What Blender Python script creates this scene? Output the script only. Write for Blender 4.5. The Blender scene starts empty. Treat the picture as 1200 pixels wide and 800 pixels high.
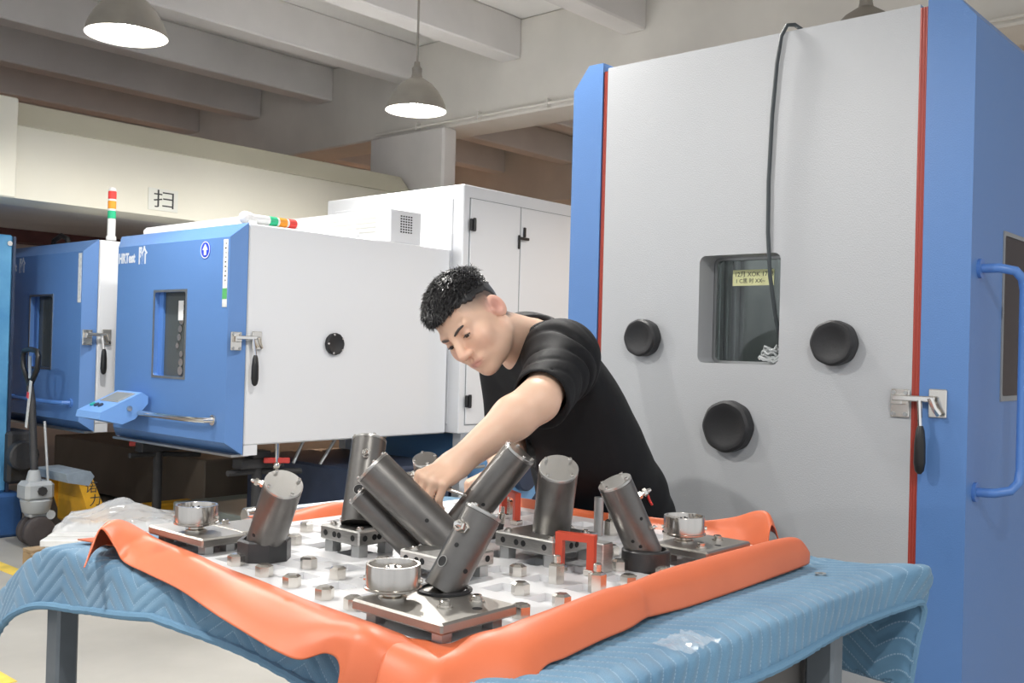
import bpy, bmesh, math, random
import numpy as np
from mathutils import Vector, Matrix

# ------------------------------------------------------------------ camera, world, exposure
SC = bpy.context.scene
COL = SC.collection
R_CW = ((0.6632, -0.0235, -0.7481), (-0.7480, 0.0147, -0.6635), (0.0266, 0.9996, -0.0079))
cam_data = bpy.data.cameras.new('camera'); cam = bpy.data.objects.new('camera', cam_data); COL.objects.link(cam)
cam_data.sensor_width = 36.0; cam_data.lens = 36.0 * 1175.4 / 1200.0; cam_data.clip_start = 0.05; cam_data.clip_end = 100
m4 = Matrix(R_CW).to_4x4(); m4.translation = (0, 0, 1.38); cam.matrix_world = m4
SC.camera = cam
SC.view_settings.view_transform = 'Standard'; SC.view_settings.look = 'None'
SC.view_settings.gamma = 1.0; SC.view_settings.use_curve_mapping = False
SC.view_settings.exposure = 0.28
SC.cycles.use_denoising = True
SC.cycles.max_bounces = 8; SC.cycles.diffuse_bounces = 4; SC.cycles.glossy_bounces = 4
SC.cycles.transmission_bounces = 6; SC.cycles.transparent_max_bounces = 8
SC.cycles.sample_clamp_indirect = 6.0
SC.cycles.caustics_reflective = False; SC.cycles.caustics_refractive = False
world = bpy.data.worlds.new('daylight'); SC.world = world; world.use_nodes = True
world.node_tree.nodes['Background'].inputs[0].default_value = (0.93, 0.96, 1.0, 1)
world.node_tree.nodes['Background'].inputs[1].default_value = 0.78
LAMP_W = 118.0        # power of each pendant lamp

# ------------------------------------------------------------------ materials
MATS = {}
def mat(name, col, rough=0.5, metal=0.0, var=0.0, vscale=6.0, bump=0.0, bscale=60.0, stretch=None, spec=None,
        emit=None, estr=0.0, trans=0.0, alpha=None, ior=None, coat=0.0, col2=None, sheen=0.0, detail=4.0):
    """Principled material; var = noise-driven colour variation, bump = fine relief."""
    if name in MATS: return MATS[name]
    m = bpy.data.materials.new(name); m.use_nodes = True; MATS[name] = m
    nt = m.node_tree; b = nt.nodes['Principled BSDF']; L = nt.links
    c = (*col, 1.0)
    b.inputs['Base Color'].default_value = c
    b.inputs['Roughness'].default_value = rough; b.inputs['Metallic'].default_value = metal
    if spec is not None: b.inputs['Specular IOR Level'].default_value = spec
    if emit: b.inputs['Emission Color'].default_value = (*emit, 1); b.inputs['Emission Strength'].default_value = estr
    if trans: b.inputs['Transmission Weight'].default_value = trans
    if alpha is not None: b.inputs['Alpha'].default_value = alpha
    if ior: b.inputs['IOR'].default_value = ior
    if coat: b.inputs['Coat Weight'].default_value = coat
    if sheen: b.inputs['Sheen Weight'].default_value = sheen
    if var or bump or col2:
        tc = nt.nodes.new('ShaderNodeTexCoord'); mp = nt.nodes.new('ShaderNodeMapping')
        if stretch: mp.inputs['Scale'].default_value = stretch
        L.new(tc.outputs['Object'], mp.inputs['Vector'])
    if var or col2:
        n = nt.nodes.new('ShaderNodeTexNoise'); n.inputs['Scale'].default_value = vscale; n.inputs['Detail'].default_value = detail
        L.new(mp.outputs[0], n.inputs['Vector'])
        r = nt.nodes.new('ShaderNodeValToRGB')
        lo = tuple(max(0, x * (1 - var)) for x in col); hi = tuple(min(1, x * (1 + var)) for x in col)
        if col2: lo, hi = col, col2
        r.color_ramp.elements[0].color = (*lo, 1); r.color_ramp.elements[1].color = (*hi, 1)
        r.color_ramp.elements[0].position = 0.3; r.color_ramp.elements[1].position = 0.7
        L.new(n.outputs['Fac'], r.inputs[0]); L.new(r.outputs[0], b.inputs['Base Color'])
    if bump:
        n2 = nt.nodes.new('ShaderNodeTexNoise'); n2.inputs['Scale'].default_value = bscale; n2.inputs['Detail'].default_value = 3
        L.new(mp.outputs[0], n2.inputs['Vector'])
        bp = nt.nodes.new('ShaderNodeBump'); bp.inputs['Strength'].default_value = bump; bp.inputs['Distance'].default_value = 0.004
        L.new(n2.outputs['Fac'], bp.inputs['Height']); L.new(bp.outputs[0], b.inputs['Normal'])
    return m

def setup_mats():
    mat('plaster', (0.78, 0.75, 0.69), 0.9, var=0.08, vscale=1.4, bump=0.15, bscale=25)
    mat('beam_plaster', (0.74, 0.715, 0.69), 0.9, var=0.10, vscale=1.2, bump=0.15, bscale=20)
    mat('slab_plaster', (0.80, 0.78, 0.75), 0.9, var=0.08, vscale=1.0)
    mat('parapet_cream', (0.78, 0.75, 0.64), 0.85, var=0.05, vscale=1.2)
    mat('parapet_ledge', (0.66, 0.63, 0.50), 0.85, var=0.05, vscale=1.2)
    mat('pink_wall', (0.72, 0.60, 0.54), 0.9, var=0.06, vscale=0.8)
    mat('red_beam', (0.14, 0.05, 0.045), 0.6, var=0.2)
    mat('concrete', (0.41, 0.395, 0.36), 0.55, var=0.16, vscale=1.3, bump=0.06, bscale=30, detail=8)
    mat('yellow_paint', (0.80, 0.58, 0.10), 0.7, var=0.2, vscale=8)
    mat('blue_paint', (0.108, 0.235, 0.52), 0.38, bump=0.16, bscale=260)
    mat('blue_paint_smooth', (0.09, 0.22, 0.56), 0.35)
    mat('old_blue', (0.05, 0.22, 0.45), 0.5, col2=(0.13, 0.38, 0.62), vscale=4, detail=8)
    mat('navy', (0.03, 0.045, 0.085), 0.5, var=0.2)
    mat('shaker_blue', (0.20, 0.42, 0.72), 0.4)
    mat('grey_paint', (0.50, 0.51, 0.525), 0.34, bump=0.18, bscale=240)
    mat('white_paint', (0.80, 0.81, 0.83), 0.42, bump=0.03, bscale=200)
    mat('reveal', (0.62, 0.62, 0.58), 0.5)
    mat('silicone_red', (0.36, 0.045, 0.028), 0.45)
    mat('black_rubber', (0.018, 0.018, 0.02), 0.55, bump=0.1, bscale=150)
    mat('black_plastic', (0.012, 0.012, 0.013), 0.4)
    mat('chrome', (0.78, 0.76, 0.73), 0.16, 1.0)
    mat('nickel', (0.72, 0.69, 0.64), 0.22, 1.0)
    mat('brushed', (0.62, 0.61, 0.59), 0.32, 1.0, var=0.12, vscale=40, stretch=(1, 1, 8))
    mat('stainless_dull', (0.46, 0.47, 0.47), 0.42, 1.0, var=0.1, vscale=8)
    mat('glass_dark', (0.62, 0.66, 0.66), 0.03, trans=1.0, ior=1.45)
    mat('dark_cavity', (0.10, 0.105, 0.11), 0.5)
    mat('seam_dark', (0.28, 0.29, 0.30), 0.7)
    mat('hole_black', (0.008, 0.008, 0.009), 0.7)
    mat('lamp_steel', (0.40, 0.38, 0.34), 0.38, 0.75, var=0.1, vscale=5)
    mat('lamp_inside', (0.92, 0.91, 0.88), 0.5)
    mat('lamp_bulb', (1, 1, 1), 0.5, emit=(1.0, 0.97, 0.9), estr=60)
    mat('cable_grey', (0.05, 0.06, 0.065), 0.5)
    mat('light_red', (0.80, 0.05, 0.04), 0.3); mat('light_amber', (0.90, 0.34, 0.02), 0.3); mat('light_green', (0.02, 0.50, 0.24), 0.3)
    mat('white_plastic', (0.84, 0.84, 0.83), 0.35)
    mat('logo_white', (0.75, 0.78, 0.84), 0.5)
    mat('sticker_white', (0.72, 0.72, 0.70), 0.5, var=0.15, vscale=50)
    mat('sticker_green', (0.10, 0.42, 0.14), 0.5)
    mat('sticker_blue', (0.02, 0.06, 0.62), 0.4)
    mat('screen_grey', (0.26, 0.28, 0.28), 0.25)
    mat('button_green', (0.02, 0.42, 0.36), 0.4)
    mat('panel_blue', (0.20, 0.40, 0.80), 0.4)
    mat('ink', (0.05, 0.05, 0.05), 0.8)
    mat('note_paper', (0.76, 0.76, 0.42), 0.8)
    mat('sign_paper', (0.74, 0.74, 0.67), 0.8)
    mat('jack_yellow', (0.80, 0.42, 0.03), 0.45, var=0.12, vscale=10)
    mat('jack_grey', (0.42, 0.44, 0.45), 0.5, var=0.1)
    mat('jack_wear', (0.30, 0.36, 0.42), 0.45, var=0.15, vscale=14)
    mat('wheel_dark', (0.06, 0.05, 0.05), 0.6)
    mat('dark_iron', (0.035, 0.034, 0.035), 0.6, var=0.3)
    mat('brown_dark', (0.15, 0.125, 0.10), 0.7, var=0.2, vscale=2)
    mat('slab_green', (0.30, 0.33, 0.30), 0.45, var=0.12, vscale=2)
    mat('red_valve', (0.55, 0.05, 0.04), 0.5)
    mat('board_white', (0.78, 0.77, 0.74), 0.6, var=0.08, vscale=10)
    mat('film', (0.93, 0.94, 0.95), 0.16, alpha=0.42)
    mat('wood', (0.42, 0.30, 0.18), 0.7, var=0.15, vscale=8)
setup_mats()

# ------------------------------------------------------------------ mesh builder
def V(*a): return Vector(a[0]) if len(a) == 1 else Vector(a)
def frame_from(w):
    w = V(w).normalized(); t = V(0, 0, 1) if abs(w.z) < 0.95 else V(1, 0, 0)
    u = t.cross(w).normalized(); return u, w.cross(u).normalized(), w

class MB:
    def __init__(s): s.v = []; s.f = []
    def add(s, vs, fs):
        o = len(s.v); s.v += [tuple(v) for v in vs]; s.f += [tuple(i + o for i in f) for f in fs]; return s
    def box(s, a, b, c=0.0):
        lo = [min(a[i], b[i]) for i in range(3)]; hi = [max(a[i], b[i]) for i in range(3)]
        ctr = [(lo[i] + hi[i]) / 2 for i in range(3)]; h = [(hi[i] - lo[i]) / 2 for i in range(3)]
        return s.obox(ctr, ((1, 0, 0), (0, 1, 0), (0, 0, 1)), h, c)
    def obox(s, ctr, ax, h, c=0.0):
        ctr = V(ctr); ax = [V(a) for a in ax]
        def P(x, y, z): return ctr + ax[0] * x + ax[1] * y + ax[2] * z
        if c <= 0:
            vs = [P(sx * h[0], sy * h[1], sz * h[2]) for sz in (-1, 1) for sy in (-1, 1) for sx in (-1, 1)]
            return s.add(vs, [(0, 2, 3, 1), (4, 5, 7, 6), (0, 1, 5, 4), (2, 6, 7, 3), (0, 4, 6, 2), (1, 3, 7, 5)])
        c = min(c, 0.49 * min(h) * 2)
        vs = []; idx = {}
        for sx in (-1, 1):
            for sy in (-1, 1):
                for sz in (-1, 1):
                    for k in range(3):
                        d = [h[0], h[1], h[2]]
                        for q in range(3):
                            if q != k: d[q] -= c
                        idx[(sx, sy, sz, k)] = len(vs); vs.append(P(sx * d[0], sy * d[1], sz * d[2]))
        fs = []
        I = lambda sx, sy, sz, k: idx[(sx, sy, sz, k)]
        for g in (-1, 1):
            q = [I(g, -1, -1, 0), I(g, 1, -1, 0), I(g, 1, 1, 0), I(g, -1, 1, 0)]; fs.append(q if g > 0 else q[::-1])
            q = [I(-1, g, -1, 1), I(-1, g, 1, 1), I(1, g, 1, 1), I(1, g, -1, 1)]; fs.append(q if g > 0 else q[::-1])
            q = [I(-1, -1, g, 2), I(1, -1, g, 2), I(1, 1, g, 2), I(-1, 1, g, 2)]; fs.append(q if g > 0 else q[::-1])
        for a in (-1, 1):
            for b in (-1, 1):
                q = [I(a, b, -1, 0), I(a, b, -1, 1), I(a, b, 1, 1), I(a, b, 1, 0)]; fs.append(q if a * b > 0 else q[::-1])
                q = [I(-1, a, b, 1), I(-1, a, b, 2), I(1, a, b, 2), I(1, a, b, 1)]; fs.append(q if a * b > 0 else q[::-1])
                q = [I(a, -1, b, 2), I(a, -1, b, 0), I(a, 1, b, 0), I(a, 1, b, 2)]; fs.append(q if a * b > 0 else q[::-1])
                for g in (-1, 1):
                    q = [I(a, b, g, 0), I(a, b, g, 1), I(a, b, g, 2)]; fs.append(q if a * b * g > 0 else q[::-1])
        return s.add(vs, fs)
    def lathe(s, prof, o, ax, n=28, closed=False, phase=0.0):
        """prof: (radius, height along axis) list; radius 0 closes to a point."""
        u, v, w = frame_from(ax); o = V(o); vs = []; rings = []
        for r, h in prof:
            if r <= 1e-6: rings.append([len(vs)]); vs.append(o + w * h)
            else:
                rings.append(list(range(len(vs), len(vs) + n)))
                for k in range(n):
                    a = phase + 2 * math.pi * k / n; vs.append(o + w * h + (u * math.cos(a) + v * math.sin(a)) * r)
        fs = []
        pairs = list(zip(rings[:-1], rings[1:])) + ([(rings[-1], rings[0])] if closed else [])
        for A, B in pairs:
            for k in range(n):
                k2 = (k + 1) % n
                if len(A) == 1 and len(B) == 1: continue
                if len(A) == 1: fs.append((A[0], B[k2], B[k]))
                elif len(B) == 1: fs.append((A[k], A[k2], B[0]))
                else: fs.append((A[k], A[k2], B[k2], B[k]))
        return s.add(vs, fs)
    def cyl(s, p0, p1, r0, r1=None, n=24, ch=0.0):
        p0, p1 = V(p0), V(p1); r1 = r0 if r1 is None else r1; L = (p1 - p0).length
        if ch > 0: prof = [(0, 0), (r0 - ch, 0), (r0, ch), (r1, L - ch), (r1 - ch, L), (0, L)]
        else: prof = [(0, 0), (r0, 0), (r1, L), (0, L)]
        return s.lathe(prof, p0, p1 - p0, n)
    def hexa(s, p0, p1, r, ch=0.002, phase=0.0):
        p0, p1 = V(p0), V(p1); L = (p1 - p0).length
        return s.lathe([(0, 0), (r, 0), (r, L - ch), (r - ch * 1.6, L), (0, L)], p0, p1 - p0, 6, phase=phase)
    def tube(s, pts, r, n=10, caps=True):
        pts = [V(p) for p in pts]; vs = []; fs = []; N = len(pts)
        rr = r if isinstance(r, (list, tuple)) else [r] * N
        pu = None
        for i, p in enumerate(pts):
            t = (pts[min(i + 1, N - 1)] - pts[max(i - 1, 0)]).normalized()
            if pu is None: pu, _, _ = frame_from(t)
            pu = (pu - t * pu.dot(t)).normalized(); pv = t.cross(pu)
            for k in range(n):
                a = 2 * math.pi * k / n; vs.append(p + (pu * math.cos(a) + pv * math.sin(a)) * rr[i])
        for i in range(N - 1):
            for k in range(n):
                k2 = (k + 1) % n; fs.append((i * n + k, i * n + k2, (i + 1) * n + k2, (i + 1) * n + k))
        if caps: fs.append(tuple(range(n))[::-1]); fs.append(tuple((N - 1) * n + k for k in range(n)))
        return s.add(vs, fs)
    def prism(s, poly, o, u, v, depth):
        """poly: 2-D outline (counter-clockwise seen against u x v), extruded by the vector depth."""
        o, u, v, d = V(o), V(u), V(v), V(depth); n = len(poly)
        a = [o + u * x + v * y for x, y in poly]; b = [p + d for p in a]
        fs = [tuple(range(n))[::-1], tuple(range(n, 2 * n))] + [(k, (k + 1) % n, n + (k + 1) % n, n + k) for k in range(n)]
        return s.add(a + b, fs)
    def holed(s, rect, hole, rad, o, u, v, depth, n=6):
        """a rectangular plate (x0,y0,x1,y1) with a rounded rectangular hole, thickness vector depth."""
        o, u, v, d = V(o), V(u), V(v), V(depth)
        X0, Y0, X1, Y1 = rect; x0, y0, x1, y1 = hole; inn = []; out = []
        for cx, cy, a0, C in ((x1 - rad, y1 - rad, 0, (X1, Y1)), (x0 + rad, y1 - rad, 90, (X0, Y1)),
                              (x0 + rad, y0 + rad, 180, (X0, Y0)), (x1 - rad, y0 + rad, 270, (X1, Y0))):
            for k in range(n + 1):
                a = math.radians(a0 + 90 * k / n); inn.append((cx + rad * math.cos(a), cy + rad * math.sin(a))); out.append(C)
        N = len(inn); vs = []; fs = []
        for lay in (V(0, 0, 0), d):
            vs += [o + u * x + v * y + lay for x, y in inn]
            vs += [o + u * x + v * y + lay for x, y in ((X1, Y1), (X0, Y1), (X0, Y0), (X1, Y0))]
        M = N + 4
        for k in range(N):
            k2 = (k + 1) % N; c = N + k // (n + 1); c2 = N + k2 // (n + 1)
            f = (k, c, k2) if c == c2 else (k, c, c2, k2)
            fs.append(f); fs.append(tuple(M + i for i in f[::-1]))
            fs.append((k, k2, M + k2, M + k))
        for k in range(4):
            a, b = N + k, N + (k + 1) % 4; fs.append((a, M + a, M + b, b))
        return s.add(vs, fs)
    def ball(s, c, r, n=16, m=10):
        rx = r if isinstance(r, (tuple, list)) else (r, r, r); c = V(c); vs = []; fs = []
        for j in range(1, m):
            t = math.pi * j / m
            for k in range(n):
                a = 2 * math.pi * k / n
                vs.append(c + V(rx[0] * math.sin(t) * math.cos(a), rx[1] * math.sin(t) * math.sin(a), rx[2] * math.cos(t)))
        top = len(vs); vs += [c + V(0, 0, rx[2]), c - V(0, 0, rx[2])]
        for j in range(m - 2):
            for k in range(n):
                k2 = (k + 1) % n; fs.append((j * n + k, (j + 1) * n + k, (j + 1) * n + k2, j * n + k2))
        for k in range(n):
            k2 = (k + 1) % n; fs.append((top, k, k2)); fs.append((top + 1, (m - 2) * n + k2, (m - 2) * n + k))
        return s.add(vs, fs)
    def grid(s, P, closed_u=False):
        """P[i][j] -> point"""
        n, m = len(P), len(P[0]); vs = [p for row in P for p in row]
        fs = [(i * m + j, ((i + 1) % n) * m + j, ((i + 1) % n) * m + j + 1, i * m + j + 1)
              for i in range(n if closed_u else n - 1) for j in range(m - 1)]
        return s.add(vs, fs)

def origin_of(o):
    p = V(0, 0, 0)
    while o is not None: p = p + o.location; o = o.parent
    return p
def part(name, mb, m, parent=None, smooth=35, fix=True, loc=None):
    """links the builder's shapes as ONE mesh object; vertices are given in world coordinates."""
    me = bpy.data.meshes.new(name)
    og = origin_of(parent) if parent is not None else (V(loc) if loc is not None else V(0, 0, 0))
    me.from_pydata([(a - og.x, b - og.y, c - og.z) for a, b, c in mb.v], [], mb.f)
    if fix:
        bm = bmesh.new(); bm.from_mesh(me); bmesh.ops.recalc_face_normals(bm, faces=bm.faces); bm.to_mesh(me); bm.free()
    if smooth:
        me.polygons.foreach_set('use_smooth', [True] * len(me.polygons))
        try: me.set_sharp_from_angle(angle=math.radians(smooth))
        except Exception: pass
    me.materials.append(MATS[m] if isinstance(m, str) else m)
    o = bpy.data.objects.new(name, me); COL.objects.link(o)
    if parent is not None: o.parent = parent
    elif loc is not None: o.location = og
    return o
def tag(o, label=None, cat=None, group=None, kind=None):
    for k, v in (('label', label), ('category', cat), ('group', group), ('kind', kind)):
        if v: o[k] = v
    return o
def thing(name, label, cat, loc=(0, 0, 0), group=None):
    o = bpy.data.objects.new(name, None); COL.objects.link(o); o.location = loc; o.empty_display_size = 0.05
    return tag(o, label, cat, group)
def struct(name, mb, m, label=None, parent=None, smooth=35):
    return tag(part(name, mb, m, parent, smooth), label, kind='structure')
def text_part(name, body, size, o, u, v, m, parent, depth=0.0008, squash=1.0, bold=0.0):
    """flat lettering lying in the plane (o; u right, v up)."""
    cu = bpy.data.curves.new(name, 'FONT'); cu.body = body; cu.size = size; cu.extrude = depth / 2; cu.resolution_u = 3; cu.offset = bold
    ob = bpy.data.objects.new(name, cu); COL.objects.link(ob)
    dg = bpy.context.evaluated_depsgraph_get(); dg.update()
    me = bpy.data.meshes.new_from_object(ob.evaluated_get(dg))
    bpy.data.objects.remove(ob); bpy.data.curves.remove(cu)
    o, u, v = V(o), V(u).normalized(), V(v).normalized(); w = u.cross(v)
    mb = MB(); mb.add([o + u * (p.co.x * squash) + v * p.co.y + w * p.co.z for p in me.vertices], [tuple(p.vertices) for p in me.polygons])
    bpy.data.meshes.remove(me)
    return part(name, mb, m, parent, 0)

# ------------------------------------------------------------------ the hall
struct('floor', MB().box((-5, -5, -0.2), (15, 16, 0.0)), 'concrete', 'grey polished concrete factory floor')
for a, b in (((2.45, 5.9, 0.0), (2.54, 9.0, 0.003)), ((1.62, 4.12, 0.0), (1.72, 9.0, 0.003))):
    tag(part('floor_line', MB().box(a, b), 'yellow_paint', bpy.data.objects['floor']), 'worn yellow floor marking line')
struct('ceiling', MB().box((-2.4, -2.4, 4.25), (15, 16, 4.45)), 'slab_plaster', 'off-white concrete slab ceiling')
CEIL = bpy.data.objects['ceiling']
for y in (-2.05, -0.75, 0.55, 1.85, 3.15, 4.45, 5.75, 7.05, 8.34, 9.62, 10.9, 12.2):
    part('ceiling_beam', MB().box((-2.4, y, 3.9), (6.5, y + 0.22, 4.25), 0.012), 'beam_plaster', CEIL)
    part('ceiling_beam', MB().box((6.95, y, 3.9), (10.6, y + 0.22, 4.25), 0.012), 'beam_plaster', CEIL)
struct('trim_1', MB().box((6.5, -5, 3.42), (6.95, 16, 4.25), 0.015), 'plaster', 'cream concrete girder crossing the hall below the ceiling')
struct('trim_2', MB().box((10.6, -5, 3.42), (11.0, 16, 4.25), 0.015), 'plaster', 'far concrete girder beyond the column')
struct('trim_3', MB().box((6.44, 6.62, 0), (6.62, 7.66, 3.42), 0.02), 'beam_plaster', 'square concrete column under the girder')
con = MB().tube([(6.47, 7.6, 3.46), (6.47, 5.0, 3.46), (6.47, 1.5, 3.46)], 0.014, 8)
for y in (7.0, 6.2, 5.4, 4.6): con.box((6.45, y, 3.43), (6.50, y + 0.025, 3.50))
part('conduit', con, 'plaster', bpy.data.objects['trim_1'])
struct('wall_back', MB().box((11.6, -5, 0), (11.8, 16, 4.25)), 'pink_wall', 'far pinkish end wall')
struct('wall_far', MB().box((-5, 12.9, 0), (11.6, 13.1, 4.25)), 'pink_wall', 'far pinkish side wall behind the mezzanine')
# mezzanine parapet with its slab
struct('wall_parapet', MB().prism([(7.0, 2.31), (7.4, 2.31), (7.4, 2.93), (7.16, 2.93), (7.0, 2.82)], (-5, 0, 0), (0, 1, 0), (0, 0, 1), (11.40, 0, 0)), 'parapet_cream', 'cream mezzanine parapet wall carrying a painted sign')
struct('trim_4', MB().prism([(6.97, 2.80), (7.0, 2.80), (7.2, 2.95), (7.2, 2.99), (7.15, 2.99)], (-5, 0, 0), (0, 1, 0), (0, 0, 1), (11.40, 0, 0)), 'parapet_ledge', 'sloping ledge along the top of the parapet')
struct('ceiling_mezzanine', MB().box((-5, 7.4, 2.33), (6.4, 9.2, 2.5)), 'beam_plaster', 'shaded underside of the mezzanine slab')
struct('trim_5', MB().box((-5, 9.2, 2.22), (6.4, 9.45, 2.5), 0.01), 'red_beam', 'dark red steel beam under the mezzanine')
struct('wall_mezzanine', MB().box((-5, 9.6, 0), (6.4, 9.8, 2.5)), 'pink_wall', 'pale pinkish wall below the mezzanine')
struct('trim_6', MB().box((2.3, 6.93, 2.30), (2.79, 7.1, 2.97), 0.01), 'parapet_cream', 'pier at the end of the parapet')
sign = thing('wall_sign', 'square paper sign with one black Chinese character on the cream parapet', 'sign', (3.88, 6.99, 2.35))
part('paper', MB().box((3.765, 6.994, 2.352), (4.005, 6.9995, 2.515)), 'sign_paper', sign)
text_part('lettering', '扫', 0.145, (3.80, 6.9935, 2.385), (1, 0, 0), (0, 0, 1), 'ink', sign, squash=1.3)

# ceiling clutter in the bay beyond the girder
cm = thing('security_camera', 'small dark security camera under the far girder beside the blue door edge', 'camera', (9.5, 7.5, 3.2))
part('body', MB().cyl((9.35, 7.42, 3.05), (9.62, 7.60, 3.10), 0.05, n=14, ch=0.006), 'white_plastic', cm)
part('lens', MB().cyl((9.32, 7.40, 3.045), (9.36, 7.427, 3.053), 0.042, n=14), 'black_plastic', cm)
part('bracket', MB().cyl((9.6, 7.58, 3.1), (10.62, 7.6, 3.5), 0.014, n=8), 'white_plastic', cm)
# ------------------------------------------------------------------ pendant lamps
def make_lamp(x, y, z, label, group, colour=(1.0, 0.98, 0.945), power=None, drop=4.25):
    t = thing('pendant_lamp', label, 'lamp', (x, y, z), group)
    # dome shade: outer skin and inner skin as two parts
    prof = [(0.215, 0.0), (0.205, 0.045), (0.185, 0.09), (0.155, 0.14), (0.115, 0.185), (0.07, 0.215), (0.04, 0.235), (0.034, 0.262), (0, 0.262)]
    part('shade', MB().lathe(prof, (x, y, z), (0, 0, 1), 36), 'lamp_steel', t, fix=False)
    inner = [(0.2135, 0.001), (0.2025, 0.045), (0.1825, 0.0885), (0.1525, 0.1375), (0.1125, 0.182), (0.068, 0.211), (0.036, 0.222), (0, 0.222)]
    part('shade_lining', MB().lathe(inner, (x, y, z), (0, 0, 1), 36), 'lamp_inside', t, fix=False)
    part('socket', MB().lathe([(0.034, 0.255), (0.036, 0.30), (0.024, 0.315), (0.02, 0.345), (0, 0.345)], (x, y, z), (0, 0, 1), 16), 'lamp_steel', t)
    part('rod', MB().cyl((x, y, z + 0.33), (x, y, drop), 0.0085, n=10), 'lamp_steel', t)
    part('bulb', MB().ball((x, y, z + 0.10), (0.055, 0.055, 0.085), 18, 12), 'lamp_bulb', t)
    ld = bpy.data.lights.new('lamp_light', 'SPOT'); ld.energy = power or LAMP_W; ld.color = colour; ld.shadow_soft_size = 0.05
    ld.spot_size = math.radians(168); ld.spot_blend = 0.35
    lo = bpy.data.objects.new('lamp_light', ld); COL.objects.link(lo); lo.parent = t; lo.location = (0, 0, 0.012)
    return t
make_lamp(2.64, 5.19, 3.02, 'pendant lamp at the top left with its bright dome cut by the frame', 'pendant lamps')
make_lamp(4.80, 5.22, 3.04, 'pendant lamp on a long rod over the white machines beside the column', 'pendant lamps')
make_lamp(5.30, 2.20, 3.05, 'pendant lamp peeking over the top of the tall grey chamber', 'pendant lamps')
for x, y, where in ((0.2, 2.4, 'over the near side of the work table'), (2.6, 2.35, 'right above the worker'), (0.2, -0.4, 'above and behind the camera side'), (0.2, 5.15, 'left of the machines')):
    make_lamp(x, y, 3.03, 'pendant lamp out of the picture ' + where, 'pendant lamps')
make_lamp(8.9, 11.6, 3.0, 'warm pendant lamp in the bay behind the girder', 'pendant lamps', (1.0, 0.62, 0.38), 170)
make_lamp(8.6, 3.2, 3.0, 'warm pendant lamp behind the girder and the grey chamber', 'pendant lamps', (1.0, 0.66, 0.42), 120)

# ------------------------------------------------------------------ latches, ports and signal lights shared by the machines
def clamp_latch(parent, p, along, out, s=1.0, up=(0, 0, 1)):
    """over-centre clamp: two steel plates along `along`, link arm across, black lever hanging down."""
    p, a, o, u = V(p), V(along).normalized(), V(out).normalized(), V(up)
    def B(c, h, ch=0.003): return MB().obox(p + a * c[0] * s + o * c[1] * s + u * c[2] * s, (a, o, u), [q * s for q in h], ch * s)
    l = thing_part('latch', B((-0.055, 0.005, 0.0), (0.030, 0.005, 0.045)), 'nickel', parent)
    part('catch_plate', B((0.062, 0.005, 0.005), (0.028, 0.006, 0.045)), 'nickel', l)
    part('link_arm', B((-0.005, 0.032, 0.018), (0.066, 0.006, 0.009)), 'chrome', l)
    part('pivot_block', B((-0.058, 0.02, 0.012), (0.018, 0.014, 0.016)), 'nickel', l)
    arm = MB().tube([p + a * 0.05 * s + o * 0.04 * s + u * 0.022 * s, p + a * 0.062 * s + o * 0.035 * s - u * 0.01 * s, p + a * 0.075 * s + o * 0.028 * s - u * 0.03 * s], 0.009 * s, 8)
    part('cam', arm, 'chrome', l)
    pts = [p + a * 0.018 * s + o * 0.04 * s + u * 0.012 * s, p + a * 0.022 * s + o * 0.045 * s - u * 0.03 * s, p + a * 0.026 * s + o * 0.05 * s - u * 0.07 * s]
    part('lever', MB().tube(pts, 0.008 * s, 8), 'chrome', l)
    g0 = pts[-1]
    part('grip', MB().tube([g0 + u * 0.005 * s, g0 - u * 0.01 * s, g0 - u * 0.05 * s, g0 - u * 0.11 * s, g0 - u * 0.135 * s, g0 - u * 0.145 * s],
                           [0.008 * s, 0.013 * s, 0.017 * s, 0.018 * s, 0.014 * s, 0.006 * s], 12), 'black_plastic', l)
    for dx in (-0.075, -0.036):
        for dz in (-0.034, 0.034):
            q = p + a * dx * s + u * dz * s + o * 0.009 * s
            part('screw', MB().cyl(q, q + o * 0.005 * s, 0.007 * s, n=10), 'stainless_dull', l)
    return l
def thing_part(name, mb, m, parent): return part(name, mb, m, parent)
def lobed_plug(parent, c, out, r, depth=0.035, lobes=8):
    c, o = V(c), V(out).normalized(); u, v, w = frame_from(o); n = 64; rows = []
    for rr, h in ((0.0, depth - 0.003), (0.62, depth - 0.003), (0.70, depth), (0.90, depth), (1.0, depth - 0.006), (1.0, 0.004), (0.96, 0.0)):
        row = []
        for k in range(n):
            a = 2 * math.pi * k / n
            q = 1.0 + (0.013 * math.cos(lobes * a) if rr > 0.85 else 0)
            row.append(c + o * h + (u * math.cos(a) + v * math.sin(a)) * r * rr * q)
        rows.append(row)
    mb = MB(); m = len(rows)
    mb.add([rows[i][k] for k in range(n) for i in range(m)], [(k * m + i, ((k + 1) % n) * m + i, ((k + 1) % n) * m + i + 1, k * m + i + 1) for k in range(n) for i in range(m - 1)])
    return part('port_plug', mb, 'black_rubber', parent)

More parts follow.
